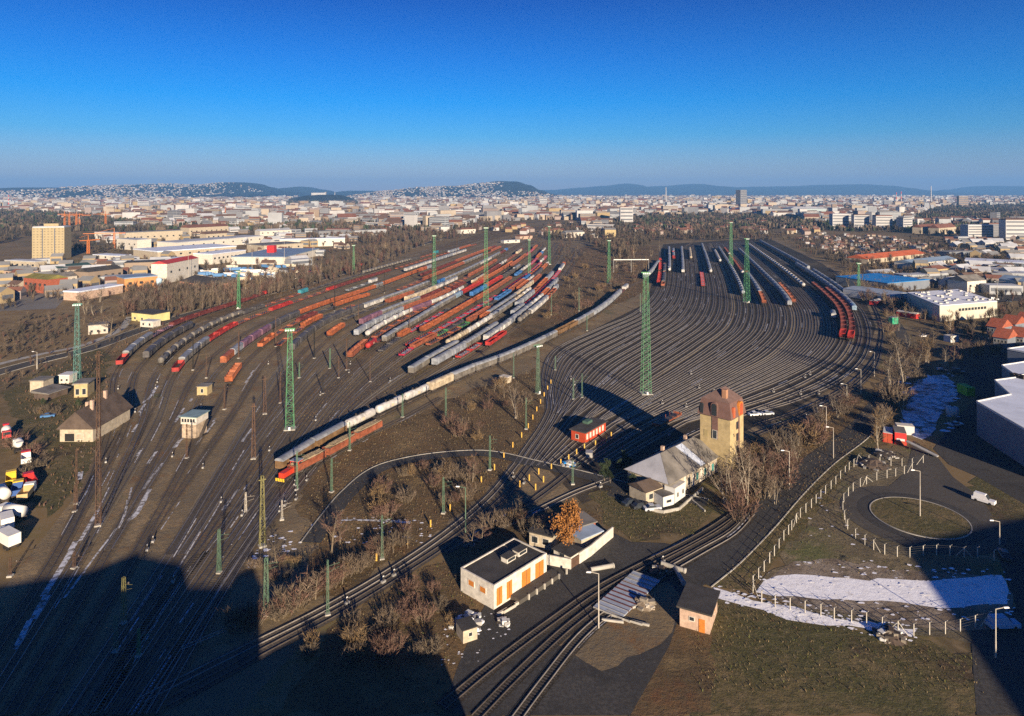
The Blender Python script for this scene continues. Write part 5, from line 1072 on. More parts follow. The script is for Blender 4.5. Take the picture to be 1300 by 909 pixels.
# ---------------------------------------------------------------- trees and shrubs (winter, bare)
m_bark = mat('bark', (.16, .125, .085), .9, .3, .8); m_barkp = mat('pale_bark', (.34, .29, .22), .9, .25, .8); m_twig = mat('twigs', (.135, .10, .07), .9, .3, .12)
m_twigr = mat('reddish_twigs', (.13, .075, .055), .9, .3, .12); m_twigd = mat('grey_twigs', (.10, .078, .055), .9, .3, .12); m_twigo = mat('ochre_twigs', (.19, .125, .06), .9, .3, .12)
m_leafo = mat('autumn_leaves', (.28, .12, .03), .8, .4, .6); m_ever = mat('evergreen', (.035, .050, .022), .8, .4, .4)
def twig(mb, a, d, L, w, r, m=None):
    s = d.cross(Vector((r.gauss(0,1), r.gauss(0,1), r.gauss(0,1)))); s = s.normalized() if s.length > 1e-4 else Vector((1,0,0))
    mb.face([a - s*w, a + s*w, a + d*L], m)
def bare(seed, H=10.0, spread=.32, stems=1, n1=13, n2=9, n3=6, tw=.055, lean=.9, low=.25, wt=.16):
    r = random.Random(seed); T = MB(); Cn = MB()
    for s in range(stems):
        base = Vector((r.uniform(-.4,.4)*(stems>1), r.uniform(-.4,.4)*(stems>1), 0)); tip = base + Vector((r.gauss(0,.07)*H*(1+stems*.4), r.gauss(0,.07)*H*(1+stems*.4), H*r.uniform(.8,1)))
        mid = base.lerp(tip, .5) + Vector((r.gauss(0,.03)*H, r.gauss(0,.03)*H, 0)); R0 = wt*H/10*(1.3 if stems==1 else .8)
        T.tube(base, mid, R0, R0*.6, 6, cap=False); T.tube(mid, tip, R0*.6, R0*.12, 5, cap=False)
        for i in range(n1):
            t = low + (1-low)*(i + r.random())/n1; p = base.lerp(mid, t*2) if t < .5 else mid.lerp(tip, t*2-1)
            a = r.uniform(0, 6.28); up = r.uniform(.45, 1.1)*lean; d = Vector((math.cos(a), math.sin(a), up)).normalized(); L = H*spread*(1.15-t*.75)*r.uniform(.7,1.25)
            q = p + d*L; q.z += L*.12; T.tube(p, q, R0*.34*(1.1-t*.6), R0*.07, 4, cap=False)
            for j in range(n2):
                u = .2 + .8*(j + r.random())/n2; p2 = p.lerp(q, u); d2 = (d + Vector((r.gauss(0,.55), r.gauss(0,.55), r.gauss(.18,.4)))).normalized(); L2 = L*.42*r.uniform(.6,1.2)
                twig(Cn, p2, d2, L2, tw, r)
                for k in range(n3):
                    p3 = p2 + d2*L2*r.uniform(.2,.95); d3 = (d2 + Vector((r.gauss(0,.6), r.gauss(0,.6), r.gauss(.1,.5)))).normalized(); twig(Cn, p3, d3, L2*r.uniform(.35,.7), tw*.62, r)
    return T, Cn
def shrub_mesh(seed, H=3.0, n=34, k=13, wd=.6, w=.04):
    r = random.Random(seed); T = MB(); Cn = MB()
    for i in range(n):
        a = r.uniform(0, 6.28); rr_ = r.random()**.5*H*wd; b0 = Vector((rr_*.45*math.cos(a), rr_*.45*math.sin(a), 0)); q = Vector((rr_*math.cos(a), rr_*math.sin(a), H*r.uniform(.5,1)*(1-.35*rr_/(H*wd))))
        T.tube(b0, q, .035*H/3, .01, 3, cap=False); d = (q-b0).normalized()
        for j in range(k):
            p = b0.lerp(q, r.uniform(.2,1)); twig(Cn, p, (d + Vector((r.gauss(0,.7), r.gauss(0,.7), r.gauss(.1,.5)))).normalized(), H*r.uniform(.12,.34), w, r)
    return T, Cn
def leafy(seed, H=10.0):
    T, Cn = bare(seed, H, .30, 1, 18, 5, 2, .04); r = random.Random(seed+1); pts = [Vector(Cn.v[i]) for i in range(2, len(Cn.v), 3)]; L = MB()
    for p in pts:
        for k in range(9):
            c = p + Vector((r.gauss(0,.35), r.gauss(0,.35), r.gauss(0,.35))); u = Vector((r.gauss(0,1), r.gauss(0,1), r.gauss(0,1))).normalized()*.13; v = u.orthogonal().normalized()*.11; L.face([c-u-v, c+u-v, c+u+v, c-u+v])
    return T, L
TP = {}
def tproto(kind, variant):
    key = (kind, variant)
    if key in TP: return TP[key]
    sd = variant*17 + len(kind)
    if kind == 'tall': T, Cn = bare(sd, 10, .26, 2, 15, 9, 6, .045, 1.35, .2, .15); mt, mc = m_barkp, (m_twig, m_twigd, m_twigo)[variant % 3]
    elif kind == 'round': T, Cn = bare(sd, 10, .42, 1, 14, 10, 7, .05, .8, .2, .2); mt, mc = m_bark, (m_twig, m_twigd, m_twigr)[variant % 3]
    elif kind == 'poplar': T, Cn = bare(sd, 10, .14, 1, 30, 8, 4, .05, 2.4, .08, .14); mt, mc = m_bark, (m_twigo, m_twig)[variant % 2]
    elif kind == 'birch': T, Cn = bare(sd, 10, .25, 3, 11, 8, 5, .035, 1.2, .3, .10); mt, mc = m_barkp, m_twig
    elif kind == 'shrub': T, Cn = shrub_mesh(sd, 3, 34, 13); mt, mc = m_bark, (m_twig, m_twigr, m_twigd, m_twigo)[variant % 4]
    elif kind == 'autumn': T, Cn = leafy(sd); mt, mc = m_bark, m_leafo
    elif kind == 'evergreen': T, Cn = leafy(sd+5); mt, mc = m_bark, m_ever
    a = T.mesh('trunk'); a.materials.append(mt); b = Cn.mesh('crown'); b.materials.append(mc); TP[key] = (a, b); return TP[key]
NTREE = [0]
KN = {'tall': 'bare_tree', 'round': 'bare_tree', 'poplar': 'poplar_tree', 'birch': 'bare_tree', 'shrub': 'shrub', 'autumn': 'autumn_tree', 'evergreen': 'evergreen_shrub'}
def plant(kind, x, y, h, label, grp=None, sx=1.0, rr=rnd, z=0):
    a, b = tproto(kind, rr.randrange(6 if kind != 'autumn' else 2)); k = h / (3.0 if kind == 'shrub' else 10.0)
    o = thing(KN[kind], (x, y, z), rr.uniform(0, 6.28), label, {'shrub': 'shrub', 'evergreen': 'shrub'}.get(kind, 'tree'), grp); o.scale = (k*sx, k*sx, k); link('trunk', a, o); link('crown', b, o); NTREE[0] += 1; return o
def grove(zone, n, kinds, hr, where, grp, seed=1, sx=(.85, 1.25), px=False, adj=''):
    rr = random.Random(seed); P = (sample_px if px else sample)(zone, n, rr); P.sort(key=lambda p: p[0]/p[1])
    for i, (x, y) in enumerate(P):
        k = rr.choice(kinds); nm = KN[k].replace('_', ' ')
        plant(k, x, y, rr.uniform(*hr), f'{adj}{nm}, {ordw(i+1)} from the left {where}', grp, rr.uniform(*sx), rr)
# single trees the photo shows
plant('autumn', *G(728,706)[:2], 12.5, 'tall orange-brown autumn tree standing inside the white boundary walls', None, 1.0)
for i, (k, x, y, h, lb) in enumerate([('round',421,703,9,'wide bare tree in the shaded hollow above the double track'),('round',352,717,5,'small frosted bare tree right of the thick green pole'),('birch',655,532,13,'tall bare birch in the loop centre above the yellow posts'),('round',640,505,6,'bare bush tree behind the pale relay hut'),
    ('tall',1207,430,15,'tall bare tree in front of the retail hall front'),('tall',1147,490,19,'tallest bare tree in the row right of the yard curve'),('tall',1130,492,15,'bare tree just left of the tallest tree by the yard curve'),('round',1113,560,11,'broad bare tree above the long shadowed road'),('tall',1150,405,10,'bare tree before the shaded hall wall'),
    ('birch',935,652,14,'pale bare birch nearest the station hall'),('birch',948,640,16,'pale bare birch leaning right of the station hall'),('birch',922,640,13,'pale bare birch at the foot of the signal tower'),('round',968,620,11,'broad bare tree behind the birches'),('poplar',1092,372,17,'ochre poplar beside the outermost silver train'),
    ('round',600,612,8,'bare tree at the end of the light kerb bend'),('round',690,684,7,'reddish bare tree left of the autumn tree'),('round',1150,720,0.1,None),('round',432,690,7,'smaller bare tree left of the twin catenary pole'),('shrub',700,668,4,'dark shrub behind the cream garage')]):
    if lb: plant(k, *G(x, y)[:2], h, lb)
GB = 'shrubs and young trees around the yard'
grove([(585,690),(640,662),(680,655),(690,685),(640,705),(600,712)], 12, ['shrub','round'], (3.5,6), 'behind the goods shed', GB, 3)
grove([(925,650),(945,580),(1000,555),(1060,520),(1085,510),(1040,570),(985,640),(940,665)], 44, ['round','shrub','birch','shrub'], (4,9), 'on the bank right of the signal tower', GB, 4)
grove([(1100,590),(1110,545),(1125,500),(1140,450),(1180,440),(1175,475),(1150,505),(1140,560),(1110,588)], 26, ['round','tall','shrub'], (5,12), 'between the yard curve and the snowy yard', GB, 5)
grove([(530,640),(560,600),(610,590),(600,630),(560,660)], 12, ['shrub'], (3,5), 'inside the road loop', GB, 6)
grove([(470,650),(490,610),(540,592),(560,600),(520,640),(480,668)], 10, ['shrub'], (3,5), 'in the russet loop patch', GB, 7)
grove([(560,540),(600,500),(660,470),(680,480),(660,540),(610,575)], 20, ['shrub','shrub','round'], (3,6), 'in the brush below the middle train', GB, 8)
grove([(400,740),(430,715),(520,665),(560,640),(520,690),(440,745)], 12, ['shrub'], (2.5,4), 'along the top edge of the double track', GB, 9)
grove([(360,820),(440,790),(540,740),(590,735),(580,790),(540,850),(380,850)], 26, ['shrub'], (2,4), 'on the bank below the double track', GB, 10)
grove([(760,605),(800,585),(820,600),(800,625),(765,622)], 8, ['evergreen'], (3,5), 'left of the station hall', GB, 11)
grove([(300,740),(330,715),(380,700),(400,720),(360,740)], 8, ['shrub'], (1.6,3), 'near the thick green pole', GB, 12)
grove([(10,560),(60,590),(70,640),(40,650),(30,600)], 8, ['shrub','round'], (3,6), 'between the lorries and the tracks', GB, 13)
grove([(20,500),(40,512),(110,515),(90,530),(30,530)], 6, ['evergreen','shrub'], (2,4), 'around the left sheds', GB, 14)
grove([(700,430),(690,400),(720,345),(800,330),(825,345),(800,370),(750,395)], 44, ['round','shrub','shrub'], (4,8), 'in the scrub between the yards', GB, 15)
grove([(775,350),(790,315),(835,310),(845,322),(825,350)], 20, ['poplar','tall'], (10,19), 'among the tall trees behind the gantry', 'tall trees beside the gantry', 16)
grove([(180,402),(330,362),(420,340),(480,318),(540,302),(590,296),(500,330),(420,350),(340,372),(260,393)], 66, ['tall','round','poplar'], (9,16), 'along the left access road', 'trees along the left access road', 17, px=True)
grove([(100,380),(180,370),(270,372),(240,392),(190,400),(120,440),(80,430)], 26, ['tall','round'], (6,12), 'around the yellow bungalow and field edge', GB, 18)
grove([(1060,355),(1100,350),(1135,390),(1145,440),(1125,450),(1118,400)], 30, ['tall','round','shrub'], (5,12), 'outside the red hopper curve', 'trees outside the right curve', 19)
grove([(1160,470),(1180,440),(1240,435),(1250,450),(1190,470)], 14, ['tall','round'], (6,11), 'between the white cabin and the shaded car park', GB, 20)
grove([(980,345),(1050,330),(1100,350),(1090,362),(1030,345)], 0, ['tall'], (6,9), '', GB, 21)
grove([(300,800),(380,760),(450,722),(520,688),(526,694),(455,732),(380,772),(305,812)], 22, ['shrub','shrub','round'], (3,5.5), 'in the added shade row by the double track', GB, 22)  # shrub row added so that its shadows darken the hollow
# weeds and dry grass tufts (nobody could count them)
def tufts(name, zones, dens, hgt_, mats_, seed):
    rr = random.Random(seed); b = MB()
    for z_ in zones:
        W = [(p.x, p.y) for p in gp(z_)]; A = abs(sum(W[i-1][0]*W[i][1] - W[i][0]*W[i-1][1] for i in range(len(W)))/2)
        for x, y in sample(z_, min(16000, int(A*dens)), rr):
            m = rr.choice(mats_); h = hgt_*rr.uniform(.4, 1.3)
            for k in range(3):
                a = rr.uniform(0, 6.28); w = h*.22; c, s = math.cos(a)*w, math.sin(a)*w; b.face([(x-c, y-s, .02), (x+c, y+s, .02), (x+rr.gauss(0,.3)*h, y+rr.gauss(0,.3)*h, h)], m)
    tag(b.obj(name), kind='stuff')
m_dry = mat('dry_grass', (.17, .13, .07), .95, .4, .15); m_dryd = mat('dead_weeds', (.12, .075, .04), .95, .4, .15); m_gr = mat('green_tufts', (.09, .095, .03), .95, .3, .15)
tufts('dry_grass', [[(345,880),(420,800),(520,730),(600,690),(640,660),(640,700),(600,780),(560,880)], [(745,622),(880,625),(905,640),(880,680),(800,685),(765,665)], [(870,770),(910,765),(1000,780),(1150,815),(1240,835),(1250,880),(880,880)], [(905,745),(1000,632),(1095,540),(1120,560),(1090,590),(985,705),(955,752)]], 1.3, .32, [m_dry, m_dry, m_dryd, m_gr], 31)
tufts('weeds', [[(430,560),(520,530),(600,495),(680,468),(690,540),(650,590),(600,640),(520,700),(420,760),(380,690),(400,590)], [(395,500),(470,462),(560,450),(520,490),(400,545),(340,545)], [(925,650),(945,580),(1000,555),(1085,505),(1120,490),(1110,545),(1030,620),(950,660)]], .9, .4, [m_dryd, m_dry, m_twigd], 32)
tufts('dry_grass', [[(0,480),(70,465),(130,445),(140,470),(128,560),(100,620),(60,660),(40,640),(60,560)], [(700,425),(690,385),(745,318),(830,318),(815,372)], [(140,450),(260,400),(380,372),(480,345),(400,350),(280,385),(150,432)]], .16, .8, [m_dryd, m_dryd, m_twigd, m_twigr], 33)
tufts('dry_grass', [[(1130,560),(1210,560),(1140,590),(1090,615),(1075,690),(1130,712),(1280,720),(1280,735),(1000,725),(1000,695),(1060,630)]], .8, .3, [m_dry, m_gr, m_dryd], 34)
# far woods: reads as a mass
def woods(name, zones, seed, px=True):
    rr = random.Random(seed); b = MB()
    for z_, n, hr, mats_ in zones:
        for x, y in (sample_px if px else sample)(z_, n, rr):
            h = rr.uniform(*hr); m = rr.choice(mats_); R_ = h*rr.uniform(.22, .42); nn = 60
            b.tube((x, y, 0), (x, y, h*.7), .22, .1, 3, m, cap=False)
            for k in range(nn):
                a = rr.uniform(0, 6.28); q = R_*rr.random()**.5; z0 = h*rr.uniform(.15, .6); c, s = math.cos(a), math.sin(a); w = rr.uniform(.06, .20)*h/10*(1 + y/1500)
                b.face([(x+c*q*.3-s*w, y+s*q*.3+c*w, z0), (x+c*q*.3+s*w, y+s*q*.3-c*w, z0), (x+c*q*1.15+rr.gauss(0,.8), y+s*q*1.15+rr.gauss(0,.8), min(h*1.05, z0+h*rr.uniform(.2,.45)))], m)
    tag(b.obj(name), kind='stuff'); return b
mw = [m_twig, m_twigd, m_twigr, m_twigd, m_twig]; mwd = [m_twigd, mat('dark_wood', (.05, .045, .035), .9, .3, .1), m_twigd]; mwg = [mat('dark_wood', (0,0,0)), m_ever, m_twigd]
woods('distant_woods', [
 ([(-60,310),(-60,268),(60,268),(130,275),(190,285),(190,296),(60,296),(0,310)], 900, (9,16), mwd),
 ([(85,325),(90,300),(180,296),(260,300),(180,318)], 200, (7,12), mwd),
 ([(150,405),(170,372),(280,372),(420,335),(500,305),(620,288),(640,292),(540,312),(470,345),(380,368),(260,395)], 900, (6,13), mw),
 ([(390,305),(400,290),(560,278),(660,280),(640,292),(560,300),(480,312)], 700, (8,15), mw),
 ([(690,305),(690,285),(760,282),(800,292),(960,292),(1010,300),(980,306),(830,306),(800,330),(770,322),(745,308)], 900, (8,15), mw + mwd),
 ([(760,292),(780,278),(900,272),(1000,278),(1060,288),(960,292)], 700, (9,16), mwd),
 ([(640,300),(700,296),(735,312),(745,330),(720,340),(700,318)], 160, (3,7), mw),
 ([(1000,302),(1060,300),(1250,320),(1300,330),(1300,350),(1200,348),(1130,338),(1080,345),(1040,330),(990,306)], 700, (5,10), mw + mwd),
 ([(1110,352),(1180,340),(1260,345),(1300,352),(1300,372),(1180,366),(1110,362)], 260, (5,10), mw + mwd),
 ([(1070,345),(1125,340),(1150,378),(1130,395),(1110,372)], 120, (5,10), [m_twigo, m_twig]),
 ([(1160,276),(1200,262),(1400,258),(1400,280),(1240,282)], 900, (10,17), mwg + mwd),
 ([(1040,292),(1040,280),(1180,280),(1400,284),(1400,300),(1200,300)], 500, (8,14), mwd),
 ([(0,420),(40,400),(100,405),(90,425),(30,445),(0,450)], 130, (2,5), mw + mwd),
 ([(1200,470),(1260,435),(1300,430),(1300,445),(1260,452)], 50, (4,8), mw),
 ([(520,600),(480,612),(440,660),(470,670),(560,650),(600,610)], 0, (1,2), mw)], 41)
# ---------------------------------------------------------------- hills
m_forest = ground_mat('forested_hill', [((.020, .028, .022), 1, .5, .1), ((.030, .036, .026), .0015, .5, .10), ((.05, .05, .035), .003, .62, .05), ((.02, .026, .018), .01, .55, .08)])
HILL = []
def noise2(x, y): return math.sin(x*.0031+y*.0017)*math.sin(y*.0043-x*.0011) + .5*math.sin(x*.0093+1)*math.sin(y*.0081+2)
def hill(name, D, depth, prof, seed):
    """prof: skyline points in the photo; ridge stands D metres away with a gentle front slope"""
    xs = [p[0] for p in prof]; nx = int((xs[-1]-xs[0])/3) + 1; ny = 22; V = []; F = []
    def ridge(px):
        for (a, ya), (b_, yb) in zip(prof, prof[1:]):
            if a <= px <= b_: t = (px-a)/(b_-a); t = t*t*(3-2*t); return ya + (yb-ya)*t
        return CY + 2
    def zat(px, v):
        zr = CH + (CY - ridge(px))/CF*D
        x = (px-650)/CF*D
        s = math.sin(min(1, v)*math.pi/2)**1.4 if v <= 1 else max(0, math.cos((v-1)*math.pi/2*1.3))
        return max(-3, zr*s*(1 + .12*noise2(x, v*depth)*(1-min(1, v))*(v > .02)))
    for j in range(ny + 6):
        v = j/ny
        for i in range(nx):
            px = xs[0] + (xs[-1]-xs[0])*i/(nx-1); Y = D + (v-1)*depth; V.append(((px-650)/CF*D, Y, zat(px, v)))
    for j in range(ny + 5):
        for i in range(nx-1): a = j*nx+i; F.append((a, a+1, a+nx+1, a+nx))
    me = bpy.data.meshes.new(name); me.from_pydata(V, [], F); me.materials.append(m_forest); me.polygons.foreach_set('use_smooth', [True]*len(F)); me.update(); tag(link(name, me), kind='structure')
    HILL.append((D, depth, xs[0], xs[-1], zat))
hill('hills', 21000, 5000, [(600,246),(700,241),(740,238),(765,236),(795,233),(815,237),(840,236),(880,233.5),(905,236),(925,238),(960,237),(1000,236.5),(1050,234.5),(1090,234),(1110,238),(1130,243),(1200,245),(1230,240),(1260,236),(1290,238),(1340,243),(1500,246)], 1)
hill('hills', 14000, 3000, [(300,246),(345,243),(365,239),(385,237),(400,240),(425,245),(450,242),(520,243),(600,245)], 2)
hill('hills', 10500, 3600, [(-400,243),(-100,238),(0,240),(40,239),(62,238),(85,240),(120,238),(160,236),(175,235),(230,233.5),(270,235),(290,235),(308,231.5),(322,236),(345,243),(372,246.5)], 3)
hill('hills', 10500, 3000, [(470,247),(500,242),(540,237.5),(580,236),(610,232.5),(635,230),(655,230.5),(672,235),(684,241),(700,246)], 4)
hill('hills', 6200, 500, [(355,258),(375,252),(392,248),(410,247),(430,247.5),(440,250),(449,257),(453,261)], 5)
def surf(px, D_lo, D_hi, r):
    pass
# ---------------------------------------------------------------- city
r = random.Random(99)
PAL = [mat('city_' + n, c, .85, .12, .05) for n, c in (('cream', (.37,.31,.24)), ('white', (.44,.43,.42)), ('pinkish', (.30,.245,.22)), ('tan', (.25,.19,.14)), ('grey', (.20,.20,.21)), ('ochre', (.32,.24,.13)), ('light_grey', (.33,.34,.35)))]
CN_ = ['cream', 'white', 'pinkish', 'tan', 'grey', 'ochre', 'light grey']
ROOFS = [mat('city_roof_' + n, c, .85, .2, .05) for n, c in (('red', (.17,.075,.05)), ('brown', (.12,.075,.055)), ('grey', (.18,.18,.18)), ('pale', (.42,.43,.45)))]
RN_ = ['red', 'brown', 'grey', 'pale']
m_winb = mat('window_band', (.10, .11, .13), .4, .1, .2)
def box_bld(b, x, y, z, w, d, h, rz, wm_, rm_, gable, bands=0):
    ca, sa = math.cos(rz), math.sin(rz); P = lambda u, v, q: (x + u*ca - v*sa, y + u*sa + v*ca, z + q)
    C = [(-w/2,-d/2),(w/2,-d/2),(w/2,d/2),(-w/2,d/2)]; k = len(b.v); mi, ri = b.mi(wm_), b.mi(rm_)
    b.v += [P(u, v, -6 if z > 1 else 0) for u, v in C] + [P(u, v, h) for u, v in C]
    for j in range(4): b.f.append((k+j, k+(j+1)%4, k+4+(j+1)%4, k+4+j)); b.m.append(mi)
    if gable:
        b.v += [P(-w/2, 0, h+d*.32), P(w/2, 0, h+d*.32)]; b.f += [(k+4, k+5, k+9, k+8), (k+6, k+7, k+8, k+9), (k+5, k+6, k+9), (k+7, k+4, k+8)]; b.m += [ri, ri, mi, mi]
    else: b.f.append((k+4, k+5, k+6, k+7)); b.m.append(ri)
    for q in range(bands):
        zz = h*(q+.35)/bands; hh = h*.38/bands
        for (u0, v0, u1, v1) in ((-w/2+1, -d/2-.12, w/2-1, -d/2-.12), (w/2+.12, -d/2+1, w/2+.12, d/2-1)):
            b.face([P(u0, v0, zz), P(u1, v1, zz), P(u1, v1, zz+hh), P(u0, v0, zz+hh)], m_winb)
def in_zone(px, py, Z): return any(inside((px, py), z) for z in Z)
KEEP_OUT = [[(560,300),(600,281),(735,279),(760,300),(1010,290),(1010,400),(560,400)], [(-100,312),(-100,268),(40,268),(120,274),(190,286),(60,300),(0,318)], [(1150,282),(1190,262),(1500,256),(1500,284)], [(352,262),(372,250),(450,246),(456,262)], [(0,300),(160,290),(480,284),(500,330),(0,400)], [(1000,284),(1400,290),(1400,420),(1000,400)], [(760,296),(780,278),(900,271),(1000,277),(1060,290)]]
cands = []
for i in range(21000):
    D = 1350 * (11000/1350) ** (r.random()**.80); py = CY + CH*CF/D; px = r.uniform(-40, 1340)
    if in_zone(px, py, KEEP_OUT): continue
    dens = .5 + .5*math.sin(px*.021 + D*.0013)*math.sin(px*.007 - D*.0009)
    if r.random() > .35 + .65*dens: continue
    cands.append((D, px))
# houses climbing the slopes of the hills
for i in range(7000):
    H_ = HILL[2] if r.random() < .62 else HILL[3]; px = r.uniform(-20, 345) if H_ is HILL[2] else r.uniform(480, 700)
    v = r.random()**1.2 * .93; cl = math.sin(px*.09 + v*9)*math.sin(px*.033 - v*5 + 1)
    lim = .28 if px < 60 else .45 if px < 150 else .9
    if H_ is HILL[3]: lim = .85 if px < 640 else .35
    if v > lim or r.random() > .55 + .45*cl: continue
    z = H_[4](px, v)
    if z <= 0: continue
    cands.append((H_[0] + (v-1)*H_[1], px, z, H_[0]))
cands.sort(key=lambda c: c[0])
city = MB(); ind = 0; recs = []
for c in cands:
    D, px = c[0], c[1]
    if len(c) > 2: x = (px-650)/CF*c[3]; z = c[2]; w, d, h = r.uniform(9, 24), r.uniform(9, 14), r.uniform(6, 12)
    else:
        x = (px-650)/CF*D; z = 0; t = r.random()
        if t < .7: w, d, h = r.uniform(10, 28), r.uniform(9, 16), r.uniform(7, 17)
        elif t < .92: w, d, h = r.uniform(24, 60), r.uniform(14, 30), r.uniform(7, 15)
        else: w, d, h = r.uniform(18, 50), r.uniform(12, 16), r.uniform(18, 32)
        if D > 6000: w *= 1.3
    wi = r.choices(range(7), (4,4,2,3,4,1,5))[0]; ri = r.choices(range(4), (4,5,3.5,1.2))[0]; gb = h < 19 and r.random() < .6
    rec = (x, D, z, w, d, h, r.uniform(-.5, .9), wi, ri, gb)
    if z == 0 and ind < 290 and D > 1340: ind += 1; recs.append(rec)
    else: box_bld(city, x, D, z, w, d, h, rec[6], PAL[wi], ROOFS[ri], gb, 0)
tag(city.obj('distant_city'), kind='stuff')
recs.sort(key=lambda q: q[0]/q[1])
for i, (x, y, z, w, d, h, rz, wi, ri, gb) in enumerate(recs):
    b = MB(); box_bld(b, 0, 0, 0, w, d, h, rz, PAL[wi], ROOFS[ri], gb, max(1, int(h/4.5)) if r.random() < .7 else 0); o = b.obj('city_building'); o.location = (x, y, 0)
    px = 650 + CF*x/y; sec = ['far left', 'left', 'centre left', 'centre right', 'right', 'far right'][max(0, min(5, int(px/217)))]
    tag(o, f'{CN_[wi]} {"block" if h > 20 else "building"}, {RN_[ri]} roof, {ordw(i+1)} from left in the nearer city', 'building', 'buildings of the nearer city')
ct = MB()
for i in range(14000):
    D = 1350*(9000/1350)**r.random(); px = r.uniform(-40, 1340); py = CY + CH*CF/D
    if in_zone(px, py, KEEP_OUT[:1]): continue
    x = (px-650)/CF*D; h = r.uniform(7, 15); w = r.uniform(3, 11); m = r.choice((m_twigd, MATS['dark_wood'], m_ever, m_twig))
    for k in range(7):
        a = r.uniform(0, 3.14); c_, s_ = math.cos(a)*w*.35, math.sin(a)*w*.35; ox, oy = r.gauss(0, w*.4), r.gauss(0, w*.4); ct.face([(x+ox-c_, D+oy-s_, h*.1), (x+ox+c_, D+oy+s_, h*.1), (x+ox+c_*.5, D+oy+s_*.5, h*r.uniform(.6,1)), (x+ox-c_*.6, D+oy-s_*.6, h*r.uniform(.6,1))], m)
tag(ct.obj('city_woods'), kind='stuff')
# landmarks
def slab(px, base, top, wpx, d, label, wi=1, ri=2, rz=.1, bands=0, name='tower_block', cat='tower block', wmt=None):
    D = CH*CF/(base-CY); w = wpx/CF*D; h = (base-top)/(base-CY)*CH; t = thing(name, ((px-650)/CF*D, D, 0), rz, label, cat)
    b = MB(); b.box(-w/2, w/2, -d/2, d/2, 0, h); b.obj('wall', t, wmt or PAL[wi]); b = MB(); b.box(-w/2+.3, w/2-.3, -d/2+.3, d/2-.3, h+.01, h+1.5); b.obj('roof', t, ROOFS[ri])
    for q in range(bands): b = MB(); zz = h*(q+.3)/bands; b.box(-w/2+1, w/2-1, -d/2-.2, -d/2-.05, zz, zz+h*.4/bands); b.obj('window_band', t, m_winb)
    return t, w, h, d
slab(941, 264, 241.5, 11, 30, 'tall glass and white office tower on the right skyline', 4, 2, .5, 10)
t, w, h, d = slab(66, 328, 288.5, 36, 20, 'ten-storey ochre panel block standing alone at the left', 5, 3, .22, 0, wmt=mat('panel_ochre', (.34, .275, .16), .9, .1, .3))
for x in (-w*.18, w*.2): b = MB(); b.box(x-.5, x+.5, -d/2-.25, -d/2-.02, 1, h-1); b.obj('stair_window_strip', t, m_winb)
for q in range(12):
    for k in range(9): b = MB(); x = -w/2 + w*(k+.5)/9; b.box(x-.8, x+.8, -d/2-.12, -d/2-.02, h*(q+.35)/12, h*(q+.7)/12); b.obj('window', t, mat('tinted_window', (.20,.16,.10), .6, .2, .5))
b = MB(); b.box(-w*.22, w*.24, -3, 5, h+1.51, h+4.5); b.obj('lift_house', t, mat('panel_ochre', (0,0,0)))
for i, (px, ba, tp, w_, lb, wi) in enumerate([(795,285,263,16,'white slab block above the poplars in the centre',1),(690,262,251,9,'pale slab in the centre of the city',1),(183,266,256,14,'white office slab in the left city',1),(500,270,262,20,'long white slab left of the city centre',6),(545,275,263,24,'wide white office block in the city centre',1),
    (522,281,270,18,'pale office block with dark base in the city centre',6),(590,278,270,26,'grey long block right of the white office block',4),(455,297,286,8,'brown stepped tower in the left city',3),(430,300,291,30,'teal glazed low block beside the brown tower',4),(745,284,272,20,'brown brick block behind the poplars',3),(1065,290,272,20,'white panel block, first of the right row',1),(1092,291,273,18,'white panel block, second of the right row',1),(1120,292,274,20,'white panel block, third of the right row',1),(1148,293,277,14,'white panel block, last of the right row',1),
    (1240,302,286,34,'white apartment block with red roof edges',1),(1288,304,279,30,'white apartment block at the right edge',1),(1262,300,284,18,'dark shaded apartment block between the white ones',4),(985,275,266,36,'long flat white hall right of the office tower',6),(1222,262,249,12,'brown tower at the right skyline',3),(850,272,262,20,'cream block right of centre',0),(720,277,267,18,'cream block with brown roof right of centre',0),
    (75,262,254,16,'pale slab in the far left city',1),(120,264,256,14,'second pale slab in the far left city',1),(340,272,264,30,'long coloured block left of centre',2),(305,273,266,22,'purple-roofed block left of centre',2),(270,274,266,20,'ochre block left of the coloured block',5),(390,276,266,16,'grey residential slab left of the citadel hill',4),(410,277,264,14,'second grey residential slab left of the citadel hill',4),(360,276,266,12,'third grey residential slab left of the citadel hill',4),(880,262,255,20,'pale block on the right city edge',1),(640,268,260,20,'cream block in the middle city',0)]):
    slab(px, ba, tp, w_, 18, lb, wi, [0,2,3,1][i % 4], r.uniform(-.2, .3), 5)
t = thing('stadium_hall', G(1022, 274), 0, 'dark teal curved stadium hall on the right skyline', 'hall'); b = MB(); m_teal = mat('teal_glass', (.03,.10,.13), .3, .1, .02)
D = G(1022,274).y; b.hexa([(-62,-30,0),(62,-30,0),(62,40,0),(-62,40,0)], [(-58,-28,24),(58,-28,24),(58,38,24),(-58,38,24)], m_teal); b.obj('wall', t); b = MB(); b.hexa([(-60,-30,24.01),(60,-30,24.01),(60,40,24.01),(-60,40,24.01)], [(-40,-14,30),(40,-14,30),(40,24,30),(-40,24,30)], ROOFS[3]); b.obj('roof', t)
